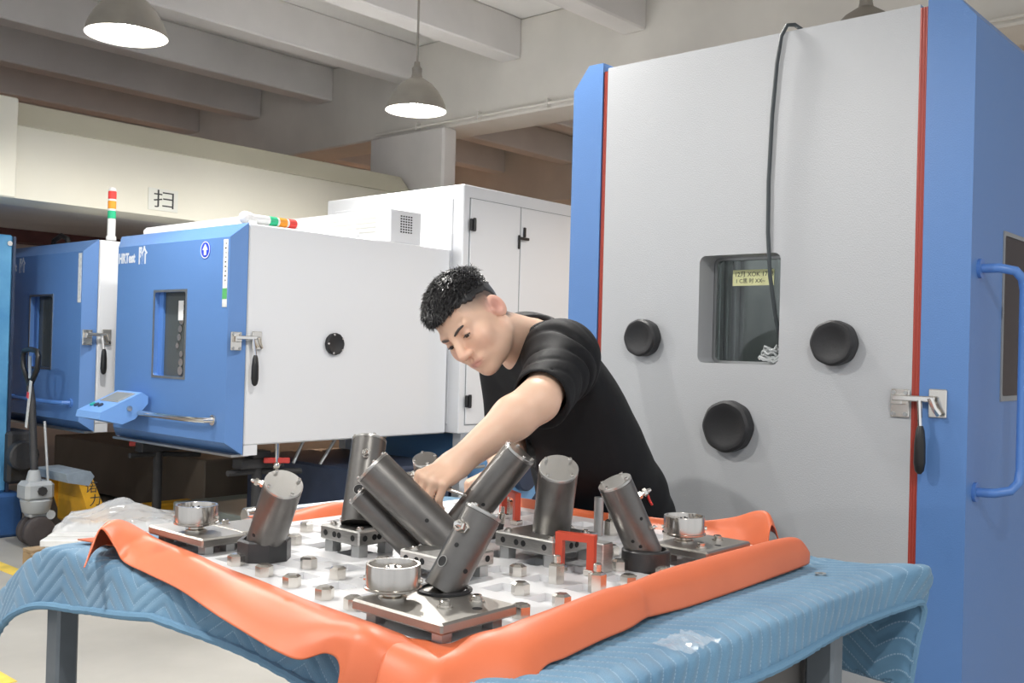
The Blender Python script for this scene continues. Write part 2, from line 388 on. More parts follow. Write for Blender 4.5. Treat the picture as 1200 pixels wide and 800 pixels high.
# ------------------------------------------------------------------ the tall grey chamber on the right
gx = 2.75
ch = thing('climate_chamber', 'tall grey test chamber with blue doors and red seals behind the worker', 'test chamber', (3.4, 1.5, 0.0))
part('front_panel', MB().holed((0.99, 0.12, 2.034, 2.345), (1.382, 1.354, 1.658, 1.689), 0.022, (gx, 0, 0), (0, 1, 0), (0, 0, 1), (0.09, 0, 0)), 'grey_paint', ch)
sh = MB().box((gx + 0.09, 0.99, 2.30), (4.0, 2.034, 2.345)).box((gx + 0.09, 0.99, 0.12), (4.0, 1.02, 2.30)).box((gx + 0.09, 2.004, 0.12), (4.0, 2.034, 2.30)).box((3.95, 1.02, 0.12), (4.0, 2.004, 2.30))
part('shell', sh, 'grey_paint', ch)
part('plinth', MB().box((gx + 0.05, 0.90, 0.0), (3.95, 2.1, 0.12)), 'dark_iron', ch)
wn = part('window', MB().holed((1.36, 1.335, 1.68, 1.71), (1.392, 1.362, 1.648, 1.681), 0.015, (gx + 0.092, 0, 0), (0, 1, 0), (0, 0, 1), (0.02, 0, 0)), 'stainless_dull', ch)
part('pane', MB().box((gx + 0.100, 1.385, 1.357), (gx + 0.104, 1.655, 1.686)), 'glass_dark', wn)
sp = MB()
for k in range(4): sp.box((gx + 0.114 + 0.03 * k, 1.646 - 0.012 * k, 1.33), (gx + 0.14 + 0.03 * k, 1.67, 1.71), 0.003)
part('stepped_jamb', sp, 'stainless_dull', wn)
cav = MB().box((3.82, 1.10, 0.9), (3.84, 1.95, 2.1)).box((gx + 0.24, 1.93, 0.9), (3.82, 1.95, 2.1)).box((gx + 0.12, 1.10, 0.9), (3.82, 1.12, 2.1)).box((gx + 0.12, 1.12, 2.08), (3.82, 1.93, 2.1)).box((gx + 0.12, 1.12, 0.9), (3.82, 1.93, 0.92))
part('chamber_lining', cav, 'stainless_dull', ch)
li = part('added_glow_box', MB().box((3.2, 1.50, 2.06), (3.3, 1.60, 2.078), 0.005), mat('added_glow', (1, 1, 1), 0.4, emit=(0.95, 1.0, 0.95), estr=130), ch)  # glowing box added out of sight to brighten the interior behind the window
nt_ = part('note', MB().box((gx + 0.0965, 1.452, 1.600), (gx + 0.0985, 1.594, 1.650)), 'note_paper', wn)
def doorp(sgn, y0):
    """blue end door: slab with a chamfered top outer edge."""
    poly = [(y0, 0.13), (y0 + sgn * 0.125, 0.13), (y0 + sgn * 0.125, 2.285), (y0 + sgn * 0.06, 2.365), (y0, 2.365)]
    return MB().prism(poly, (gx - 0.004, 0, 0), (0, 1, 0), (0, 0, 1), (1.25, 0, 0))
dl = part('door', doorp(1, 2.052), 'blue_paint', ch)
dr = part('door', doorp(-1, 0.968), 'blue_paint', ch)
for y in (2.0375, 2.0455, 0.9715, 0.979, 0.9865):
    part('door_seal', MB().cyl((gx + 0.004, y, 0.13), (gx + 0.004, y, 2.335), 0.0052, n=8), 'silicone_red', ch)
part('gasket', MB().box((gx + 0.008, 2.034, 0.13), (3.9, 2.052, 2.33)).box((gx + 0.008, 0.968, 0.13), (3.9, 0.99, 2.33)), 'silicone_red', ch)
# side window and handle of the near door
dy = 0.843
rw = part('door_window', MB().holed((3.02, 1.27, 3.42, 1.75), (3.03, 1.285, 3.41, 1.738), 0.012, (0, dy - 0.004, 0), (1, 0, 0), (0, 0, 1), (0, 0.006, 0)), 'seam_dark', dr)
part('pane', MB().box((3.03, dy - 0.0015, 1.285), (3.41, dy - 0.0005, 1.738)), mat('pane_black', (0.016, 0.02, 0.028), 0.3, spec=0.25), dr)
hd = part('handle', MB().tube([(2.815, dy, 1.628), (2.82, dy - 0.05, 1.628), (2.832, dy - 0.085, 1.62), (2.85, dy - 0.098, 1.60), (2.862, dy - 0.1, 1.57), (2.862, dy - 0.1, 1.1),
                               (2.85, dy - 0.098, 1.065), (2.832, dy - 0.085, 1.045), (2.82, dy - 0.05, 1.036), (2.815, dy, 1.034)], 0.0125, 14), 'blue_paint_smooth', dr)
for z in (1.628, 1.034): part('handle_flange', MB().cyl((2.815, dy, z), (2.815, dy - 0.008, z), 0.026, n=20), 'blue_paint_smooth', dr)
lt = clamp_latch(ch, (gx, 0.972, 1.262), (0, -1, 0), (-1, 0, 0), 0.85)
for y, z, r in ((1.853, 1.429, 0.060), (1.202, 1.422, 0.064), (1.532, 1.163, 0.078)): lobed_plug(ch, (gx, y, z), (-1, 0, 0), r, 0.045)
# what hangs and lies in its window
cb = MB().tube([(3.0, 1.352, 2.352), (2.85, 1.358, 2.358), (2.77, 1.366, 2.368), (2.742, 1.376, 2.362), (2.735, 1.39, 2.33), (2.735, 1.402, 2.25), (2.736, 1.414, 2.1), (2.737, 1.421, 1.9), (2.737, 1.419, 1.75), (2.745, 1.413, 1.62), (2.77, 1.405, 1.5), (2.80, 1.40, 1.42), (2.82, 1.40, 1.385)], 0.0062, 10)
tag(part('sensor_cable', cb, 'cable_grey', loc=(2.74, 1.4, 1.4)), 'dark grey cable hanging down the front of the grey chamber', 'cable')
cr = random.Random(5); cbun = MB()
for k in range(9):
    c = V(2.80, 1.432, 1.364 + 0.004 * k); rx, ry = 0.018 + 0.004 * cr.random(), (0.065 - 0.004 * k) * (0.8 + 0.3 * cr.random()); ph = cr.random() * 6
    pts = [c + V(rx * math.cos(t) + 0.004 * math.sin(3 * t + ph), -0.002 + ry * 0.6 * math.sin(t), 0.006 * math.sin(2 * t + ph) + 0.012 * cr.random()) for t in [6.283 * q / 14 for q in range(15)]]
    cbun.tube(pts, 0.0035, 6)
tag(part('cable_bundle', cbun, mat('bundle_grey', (0.42, 0.44, 0.44), 0.5), loc=(2.80, 1.43, 1.36)), 'pale grey coiled cable bundle on the sill of the grey chamber window', 'cable')
text_part('writing', '12月 XOK 1748', 0.020, (gx + 0.096, 1.588, 1.629), (0, -1, 0), (0, 0, 1), 'ink', nt_, 0.0006)
text_part('writing', '1 C黑 时 XX~', 0.017, (gx + 0.096, 1.584, 1.609), (0, -1, 0), (0, 0, 1), 'ink', nt_, 0.0006)

# ------------------------------------------------------------------ the two blue-doored white chambers on the left
def stack_light(name, label, p, ax):
    p, ax = V(p), V(ax).normalized(); t = thing(name, label, 'signal light', p, 'signal tower lights')
    part('base', MB().cyl(p, p + ax * 0.03, 0.034, n=18, ch=0.004), 'white_plastic', t)
    part('stem', MB().cyl(p + ax * 0.03, p + ax * 0.15, 0.027, n=18), 'white_plastic', t)
    for k, m in enumerate(('light_green', 'light_amber', 'light_red')):
        q = p + ax * (0.15 + 0.068 * k)
        part('lens', MB().cyl(q, q + ax * 0.055, 0.028, n=20, ch=0.003), m, t)
        part('collar', MB().cyl(q + ax * 0.055, q + ax * 0.068, 0.0265, n=20), 'white_plastic', t)
    part('cap', MB().cyl(p + ax * 0.354, p + ax * 0.366, 0.025, 0.018, n=18), 'white_plastic' , t)
    return t
def vib_chamber(y0, label, near):
    """white box chamber with a chamfered blue door; y0 = its near side wall."""
    Y = lambda d: y0 + d
    t = thing('vibration_chamber', label, 'test chamber', (3.9, y0 + 0.72, 0.75), 'white chambers with blue doors')
    b = MB().box((3.225, Y(0), 0.80), (4.81, Y(1.46), 2.05), 0.008).box((3.225, Y(0.004), 0.742), (3.315, Y(1.456), 0.80))
    part('body', b, 'white_paint', t)
    # door: back rim rectangle, chamfer, front face with window opening
    rim = [(Y(0.0), 0.748), (Y(1.46), 0.748), (Y(1.46), 2.052), (Y(0.0), 2.052)]
    f = [(Y(0.055), 0.815), (Y(1.335), 0.815), (Y(1.335), 1.968), (Y(0.055), 1.968)]
    xr, xf = 3.218, 3.135
    mb = MB(); vs = [(xr, a, z) for a, z in rim] + [(xf, a, z) for a, z in f]
    mb.add(vs, [(k, (k + 1) % 4, 4 + (k + 1) % 4, 4 + k) for k in range(4)])
    wy0, wy1, wz0, wz1 = Y(0.50), Y(0.86), 1.163, 1.672
    mb.holed((f[0][0], f[0][1], f[2][0], f[2][1]), (wy0, wz0, wy1, wz1), 0.02, (xf, 0, 0), (0, 1, 0), (0, 0, 1), (0.05, 0, 0))
    d = part('door', mb, 'blue_paint', t, smooth=20)
    part('bottom_trim', MB().box((xf + 0.03, Y(0.03), 0.735), (xr + 0.06, Y(1.4), 0.748)), 'stainless_dull', t)
    w = part('window', MB().holed((wy0 - 0.012, wz0 - 0.012, wy1 + 0.012, wz1 + 0.012), (wy0 + 0.002, wz0 + 0.002, wy1 - 0.002, wz1 - 0.002), 0.02, (xf - 0.003, 0, 0), (0, 1, 0), (0, 0, 1), (0.004, 0, 0)), 'stainless_dull', d)
    part('pane', MB().box((xf + 0.046, wy0, wz0), (xf + 0.049, wy1, wz1)), mat('pane_mid', (0.075, 0.09, 0.095), 0.12), d)
    part('window_reveal', MB().box((xf + 0.03, wy1 - 0.05, wz0), (xf + 0.045, wy1, wz1)), 'blue_paint_smooth', d)
    # handle rail
    hz = 0.935
    part('handle', MB().tube([(xf, Y(0.17), hz), (xf - 0.05, Y(0.185), hz), (xf - 0.075, Y(0.25), hz), (xf - 0.08, Y(0.35), hz), (xf - 0.08, Y(1.0), hz), (xf - 0.07, Y(1.08), hz), (xf, Y(1.1), hz)], 0.016, 12), 'chrome' if near else 'blue_paint_smooth', d)
    part('handle_flange', MB().cyl((xf, Y(0.17), hz), (xf - 0.012, Y(0.17), hz), 0.03, n=18), 'chrome' if near else 'blue_paint_smooth', d)
    clamp_latch(t, (3.215, Y(0) - 0.001, 1.385), (1, 0, 0), (0, -1, 0), 1.15)
    # logo and side sticker
    text_part('lettering', 'HRTest', 0.085, (xf - 0.001, Y(1.325), 1.865), (0, -1, 0), (0, 0, 1), 'logo_white', d, squash=0.78, bold=0.0035)
    text_part('lettering', '阶', 0.115, (xf - 0.001, Y(1.075), 1.862), (0, -1, 0), (0, 0, 1), 'logo_white', d, squash=0.95, bold=0.003)
    st = part('label_strip', MB().box((xf - 0.002, Y(0.07), 1.575 if near else 1.62), (xf, Y(0.115), 1.955)), 'sticker_white', d)
    if near:
        part('green_label', MB().box((xf - 0.003, Y(0.07), 1.62), (xf - 0.002, Y(0.115), 1.68)), 'sticker_green', st)
        rs = random.Random(3)
        for k in range(9):
            z = 1.72 + 0.026 * k
            part('printed_mark', MB().box((xf - 0.003, Y(0.085), z), (xf - 0.002, Y(0.085 + 0.006 + 0.012 * rs.random()), z + 0.008)), 'ink', st)
    return t, d
mv, mvd = vib_chamber(4.85, 'white test chamber with blue door and black port plug left of the worker', True)
lv, lvd = vib_chamber(6.62, 'white test chamber with blue door farthest left behind the pallet jack', False)
xf = 3.135
sk = part('round_sticker', MB().cyl((xf - 0.002, 5.155, 1.905), (xf, 5.155, 1.905), 0.052, n=32), 'sticker_blue', mvd)
part('arrow_mark', MB().prism([(-0.012, -0.03), (0.012, -0.03), (0.012, 0.0), (0.028, 0.0), (0.0, 0.035), (-0.028, 0.0), (-0.012, 0.0)], (xf - 0.0035, 5.155, 1.905), (0, -1, 0), (0, 0, 1), (0.001, 0, 0)), 'logo_white', sk)
part('sticker_ring', MB().lathe([(0.044, 0), (0.049, 0), (0.049, 0.001), (0.044, 0.001)], (xf - 0.002, 5.155, 1.905), (-1, 0, 0), 32, closed=True), 'logo_white', sk)
lobed_plug(mv, (3.835, 4.85, 1.384), (0, -1, 0), 0.066, 0.03, 12)
for k in range(5):
    a = 2 * math.pi * k / 5 + 0.6; q = V(3.835 + 0.058 * math.cos(a), 4.822, 1.384 + 0.058 * math.sin(a))
    part('plug_screw', MB().cyl(q, q + V(0, -0.006, 0), 0.006, n=8), 'chrome', mv)
part('top_cover', MB().box((3.3, 5.05, 2.05), (4.2, 6.2, 2.115), 0.02), 'white_paint', mv)
# clear shapes of parts standing inside the mid chamber, seen through its window
ins = random.Random(8)
for k in range(9):
    z = 1.20 + 0.05 * k; y = 5.455 + 0.05 * ins.random()
    part('inner_fitting', MB().cyl((xf + 0.044, y, z), (xf + 0.040, y, z), 0.016 + 0.012 * ins.random(), n=10), 'nickel', mvd)
part('inner_plate', MB().box((xf + 0.038, 5.445, 1.50), (xf + 0.044, 5.50, 1.62), 0.002), 'white_plastic', mvd)
stack_light('signal_light', 'signal light lying flat on top of the middle white chamber', (3.25, 4.93, 2.088), (1, 0.02, 0.0))
br_ = bpy.data.objects['signal_light']
part('bracket', MB().box((3.24, 4.89, 2.05), (3.30, 4.97, 2.075), 0.004).ball((3.245, 4.93, 2.088), 0.038, 14, 10), 'white_plastic', br_)
stack_light('signal_light', 'signal light standing upright on the far left chamber', (3.34, 6.70, 2.06), (0, 0, 1))
# upright knob and cable on the left chamber
tag(part('cable_loop', MB().tube([(3.4, 7.75, 2.05), (3.4, 7.72, 2.12), (3.4, 7.6, 2.15), (3.4, 7.5, 2.12), (3.4, 7.47, 2.05)], 0.02, 8), 'black_rubber', loc=(3.4, 7.6, 2.05)), 'black cable loop on top of the far left chamber', 'cable')

# control panel carried at the end of the handle rail
def control_panel(y, label):
    t = thing('control_panel', label, 'control panel', (3.05, y, 0.95))
    # wedge-shaped housing: sloping screen face towards -X, sides facing -Y
    prof = [(0.06, 1.035), (0.02, 1.06), (-0.235, 0.945), (-0.245, 0.905), (-0.10, 0.87), (-0.02, 0.90), (0.06, 0.99)]
    part('housing', MB().prism(prof, (3.05, y - 0.15, 0), (1, 0, 0), (0, 0, 1), (0, 0.30, 0)), 'panel_blue', t, smooth=20)
    n = V(-0.115, 0, 0.255).normalized(); sx = V(-0.255, 0, -0.115).normalized(); o = V(3.05 + 0.02, y, 1.06)
    def on_face(d, l, h, w, th, m, nm):
        c = o + sx * d + V(0, l, 0) + n * th; part(nm, MB().obox(c, (sx, V(0, 1, 0), n), (h, w, th), 0.001), m, t)
    on_face(0.085, 0.0, 0.062, 0.115, 0.0015, 'seam_dark', 'screen_frame')
    on_face(0.085, 0.0, 0.050, 0.10, 0.0025, 'screen_grey', 'screen')
    for l, m in ((0.09, 'button_green'), (0.04, 'navy'), (-0.01, 'navy')):
        c = o + sx * 0.205 + V(0, l, 0); part('button', MB().cyl(c, c + n * 0.012, 0.017, n=16, ch=0.002), m, t)
    c = V(2.99, y - 0.15, 0.965); part('key_switch', MB().cyl(c, c + V(0, -0.01, 0), 0.016, n=16), 'nickel', t)
    return t
control_panel(5.86, 'blue control panel with screen and buttons at the end of the chrome handle')

# refrigeration cabinet behind, and the vent box on the middle chamber
tc = thing('equipment_cabinet', 'tall white equipment cabinet with black hinges behind the middle chamber', 'cabinet', (5.5, 5.5, 0.8))
part('body', MB().box((4.84, 4.76, 0.80), (6.4, 6.24, 2.49), 0.006), 'white_paint', tc)
for a, b in ((4.90, 5.412), (5.422, 6.02), (6.03, 6.36)):
    d_ = part('door', MB().box((a, 4.748, 0.86), (b, 4.76, 2.40), 0.004), 'white_paint', tc)
    part('door_gap', MB().box((a - 0.004, 4.757, 0.855), (b + 0.004, 4.7595, 2.405)), 'seam_dark', d_)
part('side_panel', MB().box((4.834, 4.86, 0.86), (4.84, 6.14, 2.40), 0.003), 'white_paint', tc)
for z in (2.22, 1.02):
    part('hinge', MB().box((4.885, 4.725, z - 0.04), (4.935, 4.748, z + 0.04), 0.004).cyl((4.91, 4.722, z - 0.045), (4.91, 4.722, z + 0.045), 0.011, n=10), 'black_plastic', tc)
part('handle', MB().box((5.385, 4.735, 2.10), (5.405, 4.748, 2.20), 0.004).box((5.38, 4.715, 2.165), (5.48, 4.735, 2.185), 0.004).box((5.44, 4.735, 2.19), (5.465, 4.748, 2.26), 0.004), 'black_plastic', tc)
for x in (4.95, 6.2):
    for y in (4.84, 6.08): part('leg', MB().box((x, y, 0.24), (x + 0.08, y + 0.08, 0.80), 0.004), 'white_paint', tc)
vb = thing('vent_box', 'small white vent box with a grid of holes on the middle chamber', 'vent box', (4.43, 5.4, 2.05))
part('body', MB().box((4.29, 4.875, 2.05), (4.56, 5.98, 2.268), 0.006), 'white_paint', vb)
vh = MB()
for i in range(5):
    for j in range(7):
        x = 4.375 + 0.022 * i; z = 2.12 + 0.017 * j; vh.box((x, 4.8735, z), (x + 0.013, 4.8765, z + 0.009))
tag(part('vent_holes', vh, 'hole_black', vb), kind='stuff')
for i in range(2):
    for j in range(4): part('louvre', MB().box((4.2865, 5.02 + 0.24 * i, 2.12 + 0.03 * j), (4.29, 5.22 + 0.24 * i, 2.13 + 0.03 * j), 0.001), 'reveal', vb)

# ------------------------------------------------------------------ what stands under the chambers
fs = thing('floor_slab', 'grey-green steel slab of the shaker under the middle chamber', 'machine base', (5.0, 5.6, 0.0))
part('slab', MB().box((3.75, 4.55, 0.06), (6.6, 6.5, 0.24), 0.01), 'slab_green', fs)
part('dark_filler_block', MB().box((4.15, 6.75, 0.04), (6.4, 9.3, 0.48), 0.01), 'brown_dark', fs)  # dark block added to darken the space under the left chamber
for x in (3.9, 6.3):
    for y in (4.75, 6.2): part('foot', MB().box((x, y, 0), (x + 0.12, y + 0.12, 0.06)), 'dark_iron', fs)
for x, y in ((3.46, 5.06), (3.46, 6.2)):
    l = thing('chamber_stand', 'black screw jack under the near edge of the middle chamber' if y < 5.5 else 'black screw jack under the far edge of the middle chamber', 'stand', (x, y, 0.0), 'chamber screw jacks')
    part('post', MB().cyl((x, y, 0.0), (x, y, 0.64), 0.03, n=12), 'dark_iron', l)
    part('head', MB().box((x - 0.14, y - 0.05, 0.64), (x + 0.16, y + 0.05, 0.70), 0.006).box((x - 0.06, y - 0.05, 0.70), (x + 0.06, y + 0.05, 0.742), 0.004), 'dark_iron', l)
    part('arm', MB().tube([(x - 0.2, y, 0.62), (x, y, 0.62), (x + 0.3, y - 0.02, 0.60)], 0.018, 8), 'dark_iron', l)
    part('foot', MB().cyl((x, y, 0.0), (x, y, 0.02), 0.09, n=16), 'dark_iron', l)
sk_ = thing('shaker', 'blue vibration shaker drum standing low behind the worker arm', 'shaker', (5.6, 5.3, 0.24))
part('drum', MB().cyl((5.35, 4.62, 0.50), (5.35, 5.9, 0.50), 0.24, n=40, ch=0.03), 'shaker_blue', sk_)
part('saddle', MB().box((5.06, 4.66, 0.24), (5.95, 5.85, 0.40), 0.01), 'navy', sk_)
part('trunnion', MB().cyl((5.35, 4.56, 0.50), (5.35, 4.62, 0.50), 0.11, n=28, ch=0.01), 'navy', sk_)
tb = thing('slip_table', 'dark navy slip table beside the blue shaker drum', 'machine', (4.3, 5.2, 0.24))
part('block', MB().box((3.95, 4.7, 0.24), (4.72, 5.9, 0.62), 0.015), 'navy', tb)
part('rail', MB().tube([(3.9, 4.68, 0.58), (5.0, 4.66, 0.58)], 0.012, 8), 'stainless_dull', tb)
for nm, x, y, lab in (('drain_valve', 3.36, 6.24, 'red drain valve under the left corner of the middle chamber'), ('drain_valve', 3.52, 4.95, 'red drain valve below the white side wall beside the step')):
    t = thing(nm, lab, 'valve', (x, y, 0.70), 'red drain valves')
    part('pipe', MB().cyl((x, y, 0.60), (x, y, 0.80), 0.014, n=10), 'nickel', t)
    part('lever', MB().obox((x, y, 0.69), ((0.8, -0.6, 0), (0.6, 0.8, 0), (0, 0, 1)), (0.075, 0.012, 0.016), 0.004), 'red_valve', t)
    part('hub', MB().ball((x, y, 0.66), 0.026, 12, 8), 'nickel', t)
for a, b in (((3.75, 5.0, 0.80), (3.66, 4.98, 0.66)), ((4.0, 5.0, 0.80), (3.86, 4.98, 0.64)), ((4.15, 5.0, 0.80), (4.15, 4.98, 0.60))):
    part('brace', MB().cyl(a, b, 0.01, n=8), 'stainless_dull', mv)

# old blue press at the left frame edge
op = thing('blue_press', 'worn dark blue machine frame at the left edge of the picture', 'machine', (2.7, 7.6, 0.0))
part('column', MB().box((2.3, 7.22, 0.30), (2.90, 8.1, 2.08), 0.015), 'old_blue', op)
part('edge_strip', MB().box((2.895, 7.21, 0.30), (2.912, 7.24, 2.07)), 'navy', op)
part('base', MB().box((2.3, 7.12, 0.0), (2.98, 8.2, 0.30), 0.02), mat('press_base', (0.025, 0.085, 0.24), 0.45, var=0.2), op)
part('gearbox', MB().box((2.88, 7.15, 0.36), (3.06, 7.5, 0.72), 0.02).cyl((2.95, 7.14, 0.56), (2.95, 7.05, 0.56), 0.1, n=18, ch=0.01), 'dark_iron', op)
part('bolt', MB().cyl((2.87, 7.22, 2.02), (2.87, 7.205, 2.02), 0.018, n=8), 'chrome', op)

# ------------------------------------------------------------------ pallet jack
pj = thing('pallet_jack', 'yellow hand pallet jack with grey pump parked before the far left chamber', 'pallet jack', (2.93, 6.72, 0.0))
jx, jy = 2.90, 6.74
for dy_ in (-0.075, 0.02):
    w_ = part('wheel', MB().lathe([(0.04, 0), (0.085, 0), (0.10, 0.008), (0.10, 0.042), (0.085, 0.05), (0.04, 0.05)], (jx, jy + dy_, 0.10), (0, 1, 0), 28, closed=True), 'wheel_dark', pj)
    part('hub', MB().cyl((jx, jy + dy_ - 0.002, 0.10), (jx, jy + dy_ + 0.052, 0.10), 0.045, n=18), 'wheel_dark', w_)
part('fork_block', MB().box((jx - 0.06, jy - 0.05, 0.19), (jx + 0.08, jy + 0.05, 0.235), 0.012).cyl((jx + 0.07, jy - 0.07, 0.205), (jx + 0.07, jy + 0.07, 0.205), 0.03, n=14), 'jack_grey', pj)
pm = MB().cyl((jx, jy, 0.22), (jx, jy, 0.31), 0.085, 0.10, n=24, ch=0.008).box((jx - 0.10, jy - 0.085, 0.30), (jx + 0.09, jy + 0.085, 0.43), 0.025).cyl((jx - 0.02, jy, 0.42), (jx - 0.02, jy, 0.50), 0.05, 0.035, n=18, ch=0.006)
part('pump', pm, 'jack_grey', pj)
part('pump_bolt', MB().cyl((jx + 0.0, jy - 0.085, 0.37), (jx, jy - 0.10, 0.37), 0.03, n=8), 'dark_iron', pj)
h0, h1, h2 = V(jx - 0.01, jy + 0.01, 0.44), V(jx - 0.005, jy + 0.10, 0.95), V(jx - 0.005, jy + 0.14, 1.05)
sh_ = part('shaft', MB().tube([h0, h1, h2], 0.024, 12), 'dark_iron', pj)
part('shaft_label', MB().obox(h1 + V(-0.026, -0.01, -0.02), ((1, 0, 0), (0, 0.98, 0.17), (0, -0.17, 0.98)), (0.002, 0.016, 0.16), 0), 'sticker_white', sh_)
part('shaft_label', MB().obox(h1 + V(-0.028, -0.002, 0.04), ((1, 0, 0), (0, 0.98, 0.17), (0, -0.17, 0.98)), (0.002, 0.016, 0.02), 0), 'light_red', sh_)
lp = [h2, h2 + V(0, -0.06, 0.06), h2 + V(0, -0.11, 0.12), h2 + V(0, -0.12, 0.20), h2 + V(0, -0.095, 0.235), h2 + V(0, 0, 0.245), h2 + V(0, 0.095, 0.235), h2 + V(0, 0.12, 0.20), h2 + V(0, 0.11, 0.12), h2 + V(0, 0.06, 0.06), h2]
part('handle_loop', MB().tube(lp, 0.018, 12, False), 'black_plastic', pj)
part('lever', MB().tube([h2 + V(0, 0.0, 0.05), h2 + V(0, 0.01, 0.20)], 0.011, 8), 'jack_wear', pj)
part('pull_rod', MB().tube([(jx + 0.05, jy - 0.06, 0.40), (jx + 0.04, jy + 0.0, 0.82)], 0.008, 8), 'jack_grey', pj)
# carriage: A-shaped side plates, worn top, two forks running under the chamber
for y_ in (jy - 0.235, jy + 0.225):
    pl = part('side_plate', MB().prism([(0.16, 0.46), (0.26, 0.46), (0.40, 0.13), (0.27, 0.13)], (jx, y_, 0), (1, 0, 0), (0, 0, 1), (0, 0.012, 0)), 'jack_yellow', pj)
    if y_ < jy:
        text_part('lettering', '诺', 0.085, (jx + 0.215, y_ - 0.001, 0.36), (1, 0, 0), (0, 0, 1), 'ink', pl)
        text_part('lettering', '力', 0.085, (jx + 0.245, y_ - 0.001, 0.27), (1, 0, 0), (0, 0, 1), 'ink', pl)
    part('fork', MB().box((jx + 0.26, y_ - 0.03 if y_ < jy else y_ - 0.11, 0.11), (jx + 1.35, y_ + 0.12 if y_ < jy else y_ + 0.04, 0.165), 0.012), 'jack_yellow', pj)
part('crossbar', MB().prism([(0.08, 0.49), (0.25, 0.495), (0.275, 0.46), (0.24, 0.40), (0.10, 0.43)], (jx, jy - 0.238, 0), (1, 0, 0), (0, 0, 1), (0, 0.476, 0)), 'jack_wear', pj)
part('carriage_back', MB().box((jx + 0.24, jy - 0.22, 0.13), (jx + 0.27, jy + 0.22, 0.42), 0.006), 'jack_yellow', pj)

# ------------------------------------------------------------------ film-wrapped boards on a pallet
pal = thing('pallet', 'low wooden pallet beneath the film-wrapped white bars', 'pallet', (2.95, 5.9, 0.0))
for k in range(5): part('deck_board', MB().box((2.55, 5.18 + 0.2 * k, 0.11), (3.35, 5.29 + 0.2 * k, 0.13), 0.003), 'wood', pal)
for x in (2.55, 2.91, 3.27): part('runner', MB().box((x, 5.18, 0.0), (x + 0.08, 6.09, 0.11), 0.004), 'wood', pal)
rb = random.Random(12)
bd = V(0.80, -0.60, 0); bn = V(0.60, 0.80, 0)
for k in range(14):
    lay, q = divmod(k, 5); a = rb.uniform(-0.10, 0.10); d_ = (bd + bn * a).normalized(); n_ = V(-d_.y, d_.x, 0)
    c = V(2.93, 5.62, 0.132 + 0.046 * lay + 0.02) + bn * (-0.30 + 0.15 * q + rb.uniform(-0.012, 0.012)) + bd * rb.uniform(-0.05, 0.05)
    o = part('wrapped_bar', MB().obox(c, (d_, n_, V(0, 0, 1)), (0.40 - 0.03 * lay, 0.055, 0.0185), 0.004), 'board_white', loc=tuple(c - V(0, 0, 0.02)))
    tag(o, 'white bar in the film-wrapped bundle beside the pallet jack', 'bar', 'film-wrapped white bars')
fm = []
for i in range(40):
    row = []
    for j in range(60):
        u_, v_ = i / 39, j / 59; w_ = V(2.93, 5.62, 0) + bn * (-0.10 + 0.44 * u_) + bd * (-0.40 + 0.80 * v_)
        e = min(u_, 1 - u_, v_, 1 - v_); z = 0.30 if e > 0.08 else 0.16 + 0.14 * (e / 0.08) ** 0.6
        z += 0.012 * abs(math.sin(9 * u_ + 3 * math.sin(7 * v_))) + 0.014 * abs(math.sin(11 * v_ + 3 * math.sin(8 * u_))) + 0.004 * rb.random()
        z += 0.10 * math.exp(-((u_ - 0.55) ** 2 / 0.06 + (v_ - 0.45) ** 2 / 0.05))
        row.append((w_.x + 0.012 * rb.random(), w_.y + 0.012 * rb.random(), z))
    fm.append(row)
tag(part('wrapping_film', MB().grid(fm), 'film', loc=(2.95, 5.62, 0.13), smooth=60), 'crumpled clear plastic film thrown over the white bars', 'plastic film')

